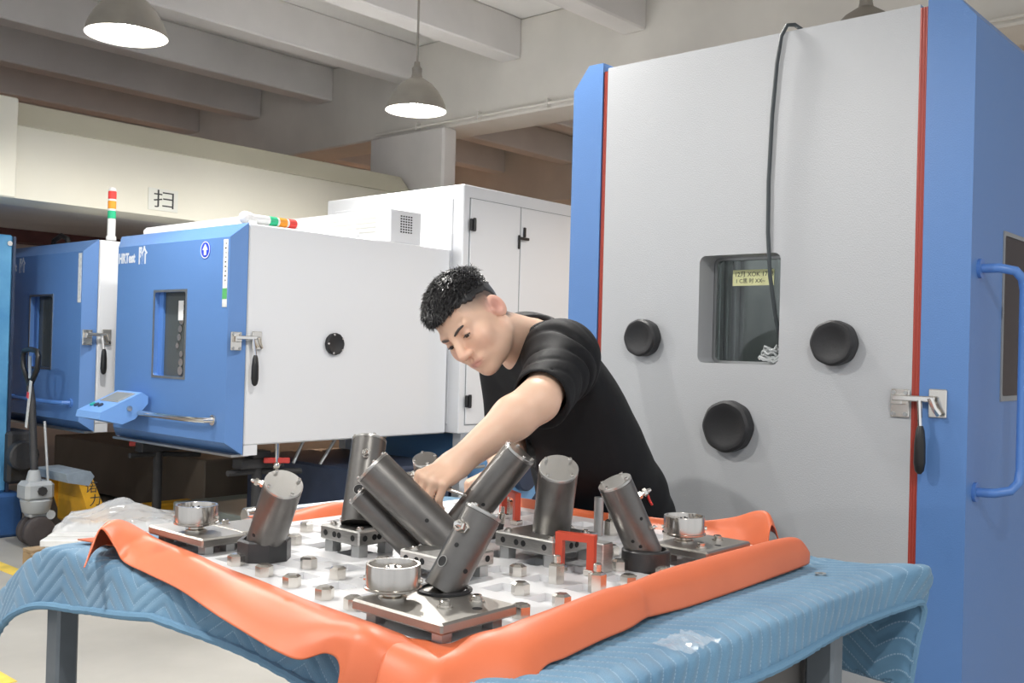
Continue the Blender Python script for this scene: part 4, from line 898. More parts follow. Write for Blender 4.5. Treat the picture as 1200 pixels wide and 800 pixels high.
# little valve with a rod standing behind the front unit
vt = thing('test_valve', 'small black and nickel valve between the front cylinder and the red handle', 'valve', (1.63, 1.47, PZ))
part('pipe', MB().tube([(1.57, 1.50, 0.972), (1.62, 1.475, 0.972), (1.632, 1.468, 0.985), (1.634, 1.467, 1.0)], 0.007, 10), 'dark_iron', vt)
part('body', MB().cyl((1.634, 1.467, 0.998), (1.636, 1.466, 1.022), 0.0085, n=12, ch=0.002), 'nickel', vt)
part('tip', MB().cyl((1.636, 1.466, 1.022), (1.637, 1.466, 1.036), 0.005, n=10, ch=0.001), 'chrome', vt)
part('foot', MB().cyl((1.57, 1.50, PZ), (1.57, 1.50, 0.975), 0.013, n=14, ch=0.002), 'anodized_dark', vt)

# machined rings on their carrier plates
def ring_mount(label, plate_box, c, zp, screws, group='machined rings on carrier plates'):
    (x0, y0), (x1, y1) = plate_box; cx, cy = c
    t = thing('ring_mount', label, 'ring', ((x0 + x1) / 2, (y0 + y1) / 2, PZ), group)
    p = part('carrier_plate', MB().box((x0, y0, zp - 0.018), (x1, y1, zp), 0.0035), 'plate_bronze', t)
    for x in (x0 + 0.028, x1 - 0.028):
        for y in (y0 + 0.028, y1 - 0.028): part('standoff', MB().hexa((x, y, PZ), (x, y, zp - 0.018), 0.017, 0.0005, 0.3), 'stainless_dull', t, smooth=25)
    part('stem', MB().lathe([(0.0, 0), (0.022, 0), (0.022, 0.004), (0.016, 0.006), (0.016, 0.014), (0, 0.014)], (cx, cy, zp), (0, 0, 1), 28), 'nickel', t)
    prof = [(0.0, 0.012), (0.030, 0.012), (0.043, 0.016), (0.0455, 0.017), (0.0455, 0.020), (0.043, 0.021), (0.043, 0.054), (0.0425, 0.055), (0.0385, 0.055), (0.038, 0.054), (0.038, 0.024), (0, 0.024)]
    r = part('ring', MB().lathe(prof, (cx, cy, zp), (0, 0, 1), 56), 'ring_steel', t)
    part('hub', MB().lathe([(0, 0.05), (0.012, 0.05), (0.0125, 0.048), (0.0125, 0.024), (0.02, 0.024)], (cx, cy, zp), (0, 0, 1), 24), 'nickel', r)
    for k in range(3):
        a = 0.4 + k * 2.094; part('hub_screw', MB().cyl((cx + 0.007 * math.cos(a), cy + 0.007 * math.sin(a), zp + 0.05), (cx + 0.007 * math.cos(a), cy + 0.007 * math.sin(a), zp + 0.0515), 0.0022, n=8), 'hole_black', r)
    for s in range(2):
        a = 2.2 + s * math.pi; q = V(cx + 0.043 * math.cos(a), cy + 0.043 * math.sin(a), zp + 0.03); d = V(math.cos(a), math.sin(a), 0)
        part('side_screw', MB().cyl(q, q + d * 0.004, 0.004, n=10), 'nickel', r)
    for x, y in screws: socket_screw(p, (x, y, zp), (0, 0, 1), 0.0085, 0.011)
    return t
rk = ring_mount('bright machined ring on the near corner plate beside the front cylinder', ((1.015, 1.02), (1.18, 1.222)), (1.062, 1.178), 0.985, ((1.085, 1.085), (1.145, 1.075)))
part('plate_hole', MB().cyl((1.115, 1.045, 0.9845), (1.115, 1.045, 0.9854), 0.008, n=16), 'hole_black', rk)
ra = ring_mount('bright machined ring on the far left plate beside the octagonal cup', ((1.095, 1.782), (1.20, 1.995)), (1.135, 1.872), 0.985, ())
part('rear_arm', MB().box((1.20, 1.80, 0.958), (1.32, 1.93, 0.985), 0.003), 'plate_bronze', ra)
for p in ((1.225, 1.905), (1.285, 1.865)): socket_screw(ra, (p[0], p[1], 0.985), (0, 0, 1), 0.0075, 0.010)
rj = ring_mount('bright machined ring on the right plate beside the round cup', ((1.765, 1.03), (1.945, 1.165)), (1.83, 1.125), 0.985, ((1.80, 1.065), (1.90, 1.085)))
part('plate_hole', MB().cyl((1.85, 1.055, 0.9845), (1.85, 1.055, 0.9854), 0.007, n=16), 'hole_black', rj)

def red_handle(label, a, b, z0, h):
    """square-section red grab handle on two steel feet"""
    a, b = V(a[0], a[1], z0), V(b[0], b[1], z0); d = (b - a).normalized(); n = d.cross(V(0, 0, 1)); w = 0.0075
    t = thing('grab_handle', label, 'handle', (a + b) / 2, 'red grab handles')
    t.location.z = PZ
    o2 = 2.0 * w
    L = (b - a).length; outer = [(-w, 0), (-w, h), (L + w, h), (L + w, 0)]; inner = [(L - w, 0), (L - w, h - o2), (w, h - o2), (w, 0)]
    part('bow', MB().prism(outer + inner, a - n * w, d, V(0, 0, 1), n * (2 * w)), 'red_handle', t, smooth=20)
    for q in (a, b): part('foot', MB().box((q.x - 0.012, q.y - 0.012, PZ), (q.x + 0.012, q.y + 0.012, z0), 0.002), 'nickel', t)
    return t
red_handle('red grab handle standing in front of the four-screw cylinder', (1.535, 1.222), (1.552, 1.158), 0.962, 0.066)
red_handle('red grab handle farther back beside the black shirt', (1.905, 1.705), (1.860, 1.620), 0.962, 0.066)
bk = thing('mounting_block', 'bright steel mounting block behind the front red handle', 'block', (1.60, 1.19, PZ))
part('block', MB().box((1.578, 1.15, PZ), (1.612, 1.185, 1.008), 0.002), 'brushed', bk)
part('post', MB().cyl((1.90, 1.40, PZ), (1.90, 1.40, 1.04), 0.011, n=12), 'stainless_dull', bk)

# ------------------------------------------------------------------ the worker: implicit surfaces meshed with surface nets
mat('shirt_black', (0.005, 0.005, 0.0062), 0.66, bump=0.12, bscale=500, spec=0.28)
mat('jeans', (0.03, 0.045, 0.08), 0.8, var=0.2, vscale=20)
mat('shoe_black', (0.02, 0.02, 0.02), 0.5)
mat('hair_black', (0.022, 0.021, 0.022), 0.42)
mat('brow_black', (0.055, 0.042, 0.038), 0.7)
mat('eye_white', (0.80, 0.77, 0.74), 0.15)
mat('eye_dark', (0.015, 0.01, 0.008), 0.08)
def skin_mat():
    m = bpy.data.materials.new('skin'); m.use_nodes = True; MATS['skin'] = m; nt = m.node_tree; L = nt.links; b = nt.nodes['Principled BSDF']
    b.inputs['Roughness'].default_value = 0.48; b.inputs['Subsurface Weight'].default_value = 0.12
    b.inputs['Subsurface Radius'].default_value = (0.012, 0.005, 0.003); b.inputs['Subsurface Scale'].default_value = 0.5
    at = nt.nodes.new('ShaderNodeAttribute'); at.attribute_name = 'pigment_and_shade'
    tc = nt.nodes.new('ShaderNodeTexCoord'); n = nt.nodes.new('ShaderNodeTexNoise'); n.inputs['Scale'].default_value = 35; L.new(tc.outputs['Object'], n.inputs['Vector'])
    r = nt.nodes.new('ShaderNodeValToRGB'); r.color_ramp.elements[0].color = (0.95, 0.93, 0.92, 1); r.color_ramp.elements[1].color = (1, 1, 1, 1); L.new(n.outputs['Fac'], r.inputs[0])
    mx = nt.nodes.new('ShaderNodeMix'); mx.data_type = 'RGBA'; mx.blend_type = 'MULTIPLY'; mx.inputs['Factor'].default_value = 1
    L.new(at.outputs['Color'], mx.inputs['A']); L.new(r.outputs[0], mx.inputs['B']); L.new(mx.outputs['Result'], b.inputs['Base Color'])
skin_mat()

def rcone(p, a, b, ra, rb):
    a = np.asarray(a, float); ba = np.asarray(b, float) - a; pa = p - a
    h = np.clip(pa @ ba / (ba @ ba), 0, 1); return np.linalg.norm(pa - h[:, None] * ba, axis=1) - (ra + (rb - ra) * h)
def ellip(p, c, r, ax=None):
    q = p - np.asarray(c, float)
    if ax is not None: q = q @ np.asarray(ax, float).T
    r = np.asarray(r, float); k0 = np.linalg.norm(q / r, axis=1); k1 = np.linalg.norm(q / (r * r), axis=1); return k0 * (k0 - 1) / np.maximum(k1, 1e-9)
def smin(a, b, k): h = np.clip(0.5 + 0.5 * (b - a) / k, 0, 1); return b + (a - b) * h - k * h * (1 - h)
def smax(a, b, k): return -smin(-a, -b, k)
def surface_net(fn, lo, hi, h, block=14):
    """meshes the zero set of fn inside the box; evaluates only the blocks near the surface."""
    lo = np.array(lo, float); n = np.ceil((np.array(hi) - lo) / h).astype(int) + 1; n = ((n + block - 1) // block) * block
    F = np.full(n, 1.0, np.float32); nb = n // block
    bi = np.stack(np.meshgrid(*[np.arange(q) for q in nb], indexing='ij'), -1).reshape(-1, 3)
    d = fn(lo + (bi * block + block / 2) * h); near = np.abs(d) < block * h * 1.25
    loc = np.stack(np.meshgrid(*[np.arange(block)] * 3, indexing='ij'), -1).reshape(-1, 3)
    for b, v in zip(bi[~near], d[~near]):
        s = b * block; F[s[0]:s[0] + block, s[1]:s[1] + block, s[2]:s[2] + block] = v
    act = bi[near]
    for c0 in range(0, len(act), 60):
        ch = act[c0:c0 + 60]; ijk = (ch[:, None, :] * block + loc[None]).reshape(-1, 3)
        F[ijk[:, 0], ijk[:, 1], ijk[:, 2]] = fn(lo + ijk * h)
    S = F < 0; c = [S[i:n[0] - 1 + i, j:n[1] - 1 + j, k:n[2] - 1 + k] for i in (0, 1) for j in (0, 1) for k in (0, 1)]
    tot = sum(q.astype(np.int8) for q in c); cells = np.argwhere((tot > 0) & (tot < 8))
    cid = np.full(n - 1, -1, np.int32); cid[cells[:, 0], cells[:, 1], cells[:, 2]] = np.arange(len(cells))
    acc = np.zeros((len(cells), 3)); cnt = np.zeros(len(cells)); co = [(i, j, k) for i in (0, 1) for j in (0, 1) for k in (0, 1)]
    for a in co:
        for ax in range(3):
            if a[ax]: continue
            b = list(a); b[ax] = 1
            fa = F[cells[:, 0] + a[0], cells[:, 1] + a[1], cells[:, 2] + a[2]]; fb = F[cells[:, 0] + b[0], cells[:, 1] + b[1], cells[:, 2] + b[2]]
            m = (fa < 0) != (fb < 0); t = np.where(m, fa / np.where(np.abs(fa - fb) < 1e-12, 1, fa - fb), 0)
            pos = np.tile(np.array(a, float), (len(cells), 1)); pos[:, ax] += t; acc[m] += pos[m]; cnt[m] += 1
    Vt = lo + (cells + acc / cnt[:, None]) * h; faces = []
    for ax in range(3):
        u, v = (ax + 1) % 3, (ax + 2) % 3
        sl0 = [slice(1, n[q] - 1) for q in range(3)]; sl1 = list(sl0); sl0[ax] = slice(0, n[ax] - 1); sl1[ax] = slice(1, n[ax])
        A, B = S[tuple(sl0)], S[tuple(sl1)]
        for inv, msk in ((False, A & ~B), (True, ~A & B)):
            e = np.argwhere(msk)
            if not len(e): continue
            e[:, u] += 1; e[:, v] += 1
            def cell(du, dv):
                q = e.copy(); q[:, u] -= du; q[:, v] -= dv; return cid[q[:, 0], q[:, 1], q[:, 2]]
            quad = np.stack([cell(1, 1), cell(0, 1), cell(0, 0), cell(1, 0)], -1)
            faces.append(quad[:, ::-1] if inv else quad)
    Fc = np.concatenate(faces); Fc = Fc[(Fc >= 0).all(1)]
    return Vt, Fc
def mesh_part(name, Vt, Fc, m, parent, smooth_it=0, pigment_and_shade=None):
    og = np.array(origin_of(parent)); me = bpy.data.meshes.new(name); me.from_pydata((Vt - og).tolist(), [], Fc.tolist())
    me.polygons.foreach_set('use_smooth', [True] * len(Fc)); me.materials.append(MATS[m])
    if pigment_and_shade is not None:
        ca = me.color_attributes.new('pigment_and_shade', 'FLOAT_COLOR', 'POINT'); ca.data.foreach_set('color', np.concatenate([pigment_and_shade, np.ones((len(pigment_and_shade), 1))], 1).astype(np.float32).reshape(-1))
    o = bpy.data.objects.new(name, me); COL.objects.link(o); o.parent = parent
    if smooth_it: md = o.modifiers.new('relax', 'SMOOTH'); md.factor = 0.5; md.iterations = smooth_it
    return o

# --- pose (world metres)
def nrm(v): v = np.asarray(v, float); return v / np.linalg.norm(v)
HC = np.array([1.7656, 1.6954, 1.4419])                              # head centre
h_r, h_f = nrm([0.0784, 0.8801, -0.4684]), nrm([-0.8143, -0.2145, -0.5393]); h_u = np.cross(h_r, h_f)
HA = np.stack([h_r, h_f, h_u])                                       # rows: right, forward, up of the head
NB_ = np.array([1.985, 1.705, 1.405]); HIP = np.array([2.412, 1.765, 0.90])
LAT = nrm([0.45, 0.89, 0.0]); SPN = nrm(NB_ - HIP); FRT = nrm(np.cross(SPN, LAT)); FRT = FRT if FRT[0] < 0 else -FRT
TA = np.stack([LAT, FRT, SPN])
SL, SR = np.array([1.935, 1.540, 1.365]), np.array([2.105, 1.875, 1.355])   # left (near) and right shoulder
EL, WL = np.array([1.724, 1.448, 1.266]), np.array([1.556, 1.531, 1.130])
ER, WR = np.array([2.07, 1.84, 1.10]), np.array([1.84, 1.66, 1.085])
hd_f, hd_l = nrm([-0.9347, -0.0366, -0.3536]), np.array([-0.278, 1.0335, 0.2784])
hd_l = nrm(hd_l - hd_f * (hd_l @ hd_f)); hd_n = np.cross(hd_f, hd_l); hd_n = hd_n if hd_n[2] > 0 else -hd_n

def head_sdf(p):
    q = (p - HC) @ HA.T; x = np.abs(q[:, 0]); s = np.stack([x, q[:, 1], q[:, 2]], 1)
    d = ellip(q, (0, -0.012, 0.034), (0.0745, 0.094, 0.083))
    d = smin(d, ellip(q, (0, 0.020, -0.030), (0.066, 0.068, 0.080)), 0.03)
    d = smin(d, ellip(q, (0, 0.026, -0.074), (0.052, 0.054, 0.040)), 0.03)
    d = smin(d, ellip(q, (0, 0.066, -0.100), (0.024, 0.020, 0.018)), 0.022)
    d = smin(d, ellip(s, (0.041, 0.052, -0.030), (0.026, 0.024, 0.024)), 0.02)
    d = smin(d, rcone(s, (0.0, 0.0835, 0.020), (0.040, 0.070, 0.021), 0.0105, 0.010), 0.014)
    d = smax(d, -ellip(s, (0.031, 0.098, 0.000), (0.017, 0.016, 0.011)), 0.012)          # eye sockets
    lid = np.linalg.norm(s - np.array([0.031, 0.0735, -0.001]), axis=1) - 0.0142
    lid = smax(lid, -ellip(s, (0.031, 0.0885, -0.0035), (0.0125, 0.010, 0.0034)), 0.0015)  # opening between the lids
    d = smin(d, lid, 0.004)
    d = smin(d, rcone(q, (0, 0.086, 0.010), (0, 0.1075, -0.034), 0.0085, 0.0125), 0.012)   # nose bridge and tip
    d = smin(d, ellip(s, (0.0125, 0.097, -0.038), (0.0085, 0.011, 0.0080)), 0.006)
    d = smax(d, -ellip(s, (0.0075, 0.104, -0.0475), (0.0035, 0.005, 0.003)), 0.002)
    d = smin(d, ellip(q, (0, 0.074, -0.066), (0.030, 0.022, 0.020)), 0.012)                # muzzle under the nose
    d = smin(d, rcone(s, (0.0, 0.0925, -0.0640), (0.021, 0.080, -0.0675), 0.0058, 0.003), 0.006)
    d = smin(d, rcone(s, (0.0, 0.0910, -0.0745), (0.018, 0.080, -0.0715), 0.0068, 0.003), 0.006)
    d = smax(d, -rcone(s, (0.0, 0.0990, -0.0690), (0.024, 0.0845, -0.0695), 0.0016, 0.001), 0.002)
    d = smax(d, -ellip(q, (0, 0.098, -0.0555), (0.003, 0.008, 0.006)), 0.004)
    d = smin(d, ellip(s, (0.050, 0.002, -0.058), (0.020, 0.026, 0.026)), 0.025)               # jaw angle
    ec, es = np.cos(0.55), np.sin(0.55); eax = np.array([[ec, es, 0], [-es, ec, 0], [0, 0, 1]])
    ear = ellip(s, (0.0815, -0.014, -0.004), (0.0080, 0.020, 0.031), eax)
    ear = smax(ear, -ellip(s, (0.0905, -0.0065, -0.002), (0.0095, 0.0130, 0.0215), eax), 0.002)
    ear = smin(ear, ellip(s, (0.0740, 0.001, -0.006), (0.006, 0.005, 0.008)), 0.004)
    d = smin(d, ear, 0.006)
    return d
NECK0 = HC + HA.T @ np.array([0, -0.032, -0.050])
def neck_sdf(p): return smin(rcone(p, NECK0, NB_ - 0.01 * SPN, 0.057, 0.066), ellip(p, NB_ - 0.05 * SPN, (0.13, 0.08, 0.06), TA), 0.05)
def hand(p, W, f, l, n, curl=1.0):
    """palm of metacarpals, four unequal bent fingers and a thumb; l points to the index side."""
    d = ellip(p, W + f * 0.045 - n * 0.008, (0.050, 0.038, 0.0165), np.stack([f, l, n]))
    spec = ((-0.031, 0.078, 0.034, 0.020, 0.017, 0.0085), (-0.0105, 0.086, 0.041, 0.026, 0.019, 0.0095), (0.0105, 0.088, 0.044, 0.028, 0.020, 0.0098), (0.031, 0.085, 0.040, 0.025, 0.019, 0.0095))
    for off, mc, a, b, c, r in spec:
        k0 = W + l * off * 0.55 + f * 0.012 - n * 0.004; k1 = W + l * off + f * mc
        k2 = k1 + nrm(f * 0.50 - n * 0.87 * curl) * a; k3 = k2 + nrm(-f * 0.12 - n) * b; k4 = k3 + nrm(-f * 0.55 - n * 0.8) * c
        d = smin(d, rcone(p, k0, k1, 0.0135, r * 1.18), 0.010)
        fg = np.minimum(rcone(p, k1, k2, r * 1.12, r), np.minimum(rcone(p, k2, k3, r * 1.02, r * 0.92), rcone(p, k3, k4, r * 0.92, r * 0.75)))
        d = smin(d, fg, 0.004)
    t0 = W + f * 0.022 + l * 0.026 - n * 0.010; t1 = t0 + nrm(f * 0.7 + l * 0.55 - n * 0.5) * 0.042; t2 = t1 + nrm(f * 0.75 - l * 0.1 - n * 0.65) * 0.032; t3 = t2 + nrm(f * 0.45 - l * 0.35 - n * 0.8) * 0.024
    d = smin(d, rcone(p, t0, t1, 0.016, 0.0115), 0.012); d = smin(d, np.minimum(rcone(p, t1, t2, 0.0115, 0.010), rcone(p, t2, t3, 0.010, 0.0078)), 0.004)
    return d
def arm_sdf(p, S, E, W, f, l, n):
    d = rcone(p, S, E, 0.056, 0.047)
    m = E + (W - E) * 0.30 + n * 0.004
    d = smin(d, rcone(p, E, m, 0.046, 0.0475), 0.02); d = smin(d, rcone(p, m, W, 0.0470, 0.0285), 0.02)
    d = smin(d, ellip(p, E + nrm(E - (S + W) / 2) * 0.014, (0.026, 0.026, 0.026)), 0.03)
    d = smin(d, ellip(p, W, (0.026, 0.033, 0.022), np.stack([f, l, n])), 0.02)
    return smin(d, hand(p, W, f, l, n), 0.018)
def torso_sdf(p, g=0.0):
    d = ellip(p, HIP + SPN * 0.02, (0.178 + g, 0.130 + g, 0.16 + g), TA)
    d = smin(d, ellip(p, HIP + SPN * 0.17 - FRT * 0.045, (0.178 + g, 0.138 + g, 0.22 + g), TA), 0.12)
    d = smin(d, ellip(p, HIP + SPN * 0.38 - FRT * 0.018, (0.188 + g, 0.140 + g, 0.22 + g), TA), 0.10)
    d = smin(d, rcone(p, SL + (SR - SL) * 0.12, SR - (SR - SL) * 0.12, 0.075 + g, 0.075 + g), 0.06)
    d = smin(d, ellip(p, HIP + SPN * 0.52 - FRT * 0.045, (0.165 + g, 0.085 + g, 0.14 + g), TA), 0.08)
    return d
hr_f = nrm([-0.8106, 0.4053, -0.4228]); hr_l = np.array([-0.4767, -0.8201, 0.1008]); hr_l = nrm(hr_l - hr_f * (hr_l @ hr_f)); hr_n = np.cross(hr_f, hr_l); hr_n = hr_n if hr_n[2] > 0 else -hr_n

CC = NB_ + SPN * 0.012 + FRT * 0.004; CN = nrm(SPN * 0.80 + FRT * 0.42)       # collar centre and axis
def shirt_sdf(p):
    d = torso_sdf(p, 0.010)
    wl = SL + (EL - SL) * 0.90; wr = SR + (ER - SR) * 0.85
    s = (p - SL) @ nrm(EL - SL); dl = rcone(p, SL, wl, 0.074, 0.065)
    sag = np.array([0.012, 0.008, -0.03]); dl = smin(dl, rcone(p, SL + sag, wl + sag * 0.9, 0.066, 0.056), 0.03)
    d = smin(d, dl, 0.075); d = smin(d, rcone(p, SR, wr, 0.076, 0.066), 0.05)
    # folds: arcs running round the sleeve and shoulder, long pulls from armpit to waist
    ax = nrm(EL - SL); a = (p - SL) @ ax; side = (p - SL) @ nrm(np.cross(ax, [0, 0, 1]))
    w1 = np.exp(-((a - 0.06) / 0.13) ** 2) * np.exp(-(np.linalg.norm(p - SL - ax * 0.05, axis=1) / 0.16) ** 4)
    ph = a * 118 + 420 * side * side + 16 * side + 3.0 * np.sin(17 * side + 2.0 + 6 * a) + 1.6 * np.sin(31 * p[:, 2] + 21 * side)
    mod = 0.55 + 0.45 * np.sin(29 * side + 37 * a + 1.3)
    d = d + 0.0135 * w1 * mod * (np.exp(-(np.sin(ph * 0.5) / 0.45) ** 2) - 0.45)
    t = (p - HIP) @ SPN; lt = (p - HIP) @ LAT; fr = (p - HIP) @ FRT
    w2 = np.exp(-((t - 0.22) / 0.2) ** 2)
    d = d - 0.005 * w2 * np.sin(26 * lt + 14 * t + 2.0 * np.sin(11 * t) + 8 * fr) * np.clip(0.5 + 2 * (0.1 - lt), 0.2, 1)
    d = d - 0.004 * np.sin(60 * t + 18 * lt + 10 * fr) * np.exp(-((t - 0.06) / 0.09) ** 2)
    # hollow sleeve ends, neck opening
    inner = rcone(p, SL, EL, 0.0610, 0.0575)
    cut = (p - wl) @ ax; d = smax(d, np.where(np.linalg.norm(p - wl, axis=1) < 0.13, cut, -1), 0.004)
    d = smax(d, -np.where(a > 0.10, inner, 1), 0.003)
    axr = nrm(ER - SR); d = smax(d, np.where(np.linalg.norm(p - wr, axis=1) < 0.11, (p - wr) @ axr, -1), 0.004)
    hole = (p - CC) @ CN; rad = np.linalg.norm((p - CC) - hole[:, None] * CN, axis=1)
    d = smax(d, -np.where(hole > -0.05, np.maximum(rad - 0.073 - 0.03 * np.clip(hole, 0, 1), -0.06), 1), 0.004)
    return d

def worker():
    t = thing('person', 'man in a black t-shirt leaning over the plate, working with his hands', 'person', (2.38, 1.79, 0.0))
    # skin: head, neck, torso core, both arms and hands in one mesh
    def all_sdf_lo(p):
        d = smin(torso_sdf(p, -0.012), neck_sdf(p), 0.03)
        return d
    pieces = []
    def head_all(p): return smin(head_sdf(p), neck_sdf(p), 0.022)
    pieces.append(surface_net(head_all, HC - [0.19, 0.19, 0.20], HC + [0.30, 0.20, 0.18], 0.0023))
    fl = lambda p: arm_sdf(p, SL, EL, WL, hd_f, hd_l, hd_n)
    mn = np.minimum(np.minimum(SL, EL), WL) - 0.14; mx = np.maximum(np.maximum(SL, EL), WL) + 0.11
    pieces.append(surface_net(fl, mn, mx, 0.0028))
    frr = lambda p: arm_sdf(p, SR, ER, WR, hr_f, hr_l, hr_n)
    mn = np.minimum(np.minimum(SR, ER), WR) - 0.14; mx = np.maximum(np.maximum(SR, ER), WR) + 0.1
    pieces.append(surface_net(frr, mn, mx, 0.004))
    Vs, Fs, o = [], [], 0
    for v, f in pieces: Vs.append(v); Fs.append(f + o); o += len(v)
    Vt, Fc = np.concatenate(Vs), np.concatenate(Fs)
    # skin pigment: lips, ears, cheeks, shaved temples, knuckles; painted shade in the ear hollow
    q = (Vt - HC) @ HA.T; near_head = np.linalg.norm(q, axis=1) < 0.16; x = np.abs(q[:, 0])
    col = np.tile(np.array([0.80, 0.53, 0.385]), (len(Vt), 1))
    def blend(w, c):
        w = np.clip(w, 0, 1)[:, None] * near_head[:, None]; col[:] = col * (1 - w) + np.array(c) * w
    blend(0.55 * np.exp(-((x - 0.045) ** 2 / 0.0006 + (q[:, 1] - 0.06) ** 2 / 0.0012 + (q[:, 2] + 0.035) ** 2 / 0.0007)), (0.80, 0.44, 0.33))
    blend(1.0 * (x > 0.071) * np.exp(-((q[:, 1] + 0.012) ** 2 / 0.0008 + (q[:, 2]) ** 2 / 0.0014)), (0.82, 0.44, 0.35))
    blend(0.65 * (x > 0.074) * np.exp(-((q[:, 1] + 0.008) ** 2 / 0.00012 + (q[:, 2] + 0.002) ** 2 / 0.00035)), (0.50, 0.22, 0.17))  # shade of the ear hollow, painted into the skin colour
    lipw = np.exp(-((x / 0.019) ** 4 + ((q[:, 2] + 0.0695) / 0.0085) ** 4)) * (q[:, 1] > 0.07); blend(0.85 * lipw, (0.62, 0.27, 0.23))
    blend(0.35 * np.exp(-((x / 0.02) ** 2 + ((q[:, 2] + 0.036) / 0.016) ** 2)) * (q[:, 1] > 0.08), (0.80, 0.42, 0.32))
    blend(0.35 * np.exp(-(((x - 0.031) / 0.022) ** 2 + ((q[:, 2] - 0.002) / 0.012) ** 2)) * (q[:, 1] > 0.05), (0.60, 0.36, 0.27))
    hl = np.interp(q[:, 1], [-0.11, -0.05, -0.015, 0.01, 0.04, 0.07], [-0.068, -0.056, -0.002, 0.002, 0.020, 0.050])
    fade = np.clip((q[:, 2] - hl) / 0.042, 0, 1) * (x > 0.045) * (q[:, 1] < 0.060) + (q[:, 1] < -0.02) * np.clip((q[:, 2] - hl) / 0.02, 0, 1)
    blend(0.9 * np.clip(fade, 0, 1) * (1 - np.clip((x - 0.0775) / 0.003, 0, 1) * (q[:, 2] < 0.03)), (0.060, 0.052, 0.050))
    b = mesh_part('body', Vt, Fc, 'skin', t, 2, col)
    # shirt with collar band
    lo = np.array([1.62, 1.30, 0.80]); hi = np.array([2.60, 2.10, 1.56])
    v, f = surface_net(shirt_sdf, lo, hi, 0.0048); sh = mesh_part('shirt', v, f, 'shirt_black', t, 3)
    u0, v0, _ = frame_from(CN); ring = []
    for k in range(41):
        a = 2 * math.pi * k / 40; dr = np.array(u0) * math.cos(a) + np.array(v0) * math.sin(a); base = CC + dr * 0.0765
        # drop the ring on to the shirt by marching along the collar axis
        pos = base.copy()
        for s in np.linspace(0.09, -0.09, 60):
            if shirt_sdf((base + CN * s)[None])[0] < 0.0: pos = base + CN * s; break
        ring.append(pos)
    ring = np.array(ring); k3 = ring.copy()
    for _ in range(3): k3[:-1] = (np.roll(k3[:-1], 1, 0) + 2 * k3[:-1] + np.roll(k3[:-1], -1, 0)) / 4; k3[-1] = k3[0]
    part('collar', MB().tube([tuple(p) for p in k3], 0.0095, 10, False), 'shirt_black', sh)
    tp = np.array([2.478, 1.652, 0.953]); td = nrm([-0.829, -0.572, 0.146])
    for s in np.linspace(0, 0.3, 150):
        if shirt_sdf((tp + td * s)[None])[0] > 0: break
    tp = tp + td * (s + 0.002)
    part('hem_tag', MB().tube([tuple(tp + np.array(o)) for o in ((-0.006, 0.006, 0.018), (-0.001, 0.001, 0.008), (0.002, -0.002, -0.004), (0.008, -0.008, -0.018))], 0.0038, 6), 'light_red', sh)
    # trousers and shoes
    def trousers(p):
        d = ellip(p, HIP + [0, 0, -0.02], (0.165, 0.125, 0.13), np.stack([LAT, nrm([-0.89, 0.45, 0]), [0, 0, 1]]))
        for s in (-1, 1):
            hp = HIP + LAT * 0.085 * s + [0, 0, -0.06]; kn = hp + np.array([-0.005, 0, -0.38]); an = kn + np.array([0.03, 0, -0.38])
            d = smin(d, rcone(p, hp, kn, 0.088, 0.064), 0.04); d = smin(d, rcone(p, kn, an, 0.064, 0.055), 0.03)
        return d
    v, f = surface_net(trousers, (2.10, 1.45, 0.02), (2.64, 2.12, 1.06), 0.012); mesh_part('trousers', v, f, 'jeans', t, 2)
    for s in (-1, 1):
        a = HIP + LAT * 0.085 * s; an = np.array([a[0] + 0.025, a[1], 0.05]); fw = nrm([-0.89, 0.45, 0])
        def shoe(p): return smax(smin(rcone(p, an - fw * 0.03, an + fw * 0.13, 0.045, 0.038), rcone(p, an, an + [0, 0, 0.05], 0.048, 0.05), 0.03), -(p[:, 2] - 0.004), 0.004)
        v, f = surface_net(shoe, an - 0.26, an + 0.26, 0.009); mesh_part('shoe', v, f, 'shoe_black', t, 1)
    # eyes
    W = lambda x, y, z: HC + HA.T @ np.array([x, y, z])
    for s in (-1, 1):
        c = W(0.031 * s, 0.0735, -0.001); e = part('eyeball', MB().ball(tuple(c), 0.0128, 20, 14), 'eye_white', t)
        gz = nrm(HA.T @ np.array([-0.15, 0.93, -0.22])); part('iris', MB().lathe([(0, 0.0135), (0.0035, 0.0133), (0.0056, 0.0122), (0.0058, 0.0112)], tuple(c), tuple(gz), 20), 'eye_dark', e)
        br = [W(s * a, y, z) for a, y, z in ((0.012, 0.0935, 0.0150), (0.021, 0.0930, 0.0180), (0.031, 0.0885, 0.0205), (0.041, 0.0800, 0.0205), (0.049, 0.0690, 0.0170))]
        part('eyebrow', MB().tube([tuple(p) for p in br], [0.0020, 0.0032, 0.0032, 0.0026, 0.0010], 8), 'brow_black', t)
        lash = [W(s * (0.031 + a), 0.0735 + math.sqrt(max(0.0146 ** 2 - a * a - 0.002 ** 2, 0)) + 0.0002, -0.0015 - 9 * a * a) for a in np.linspace(-0.0125, 0.0125, 9)]
        part('eyelashes', MB().tube([tuple(p) for p in lash], 0.0011, 6), 'brow_black', t)
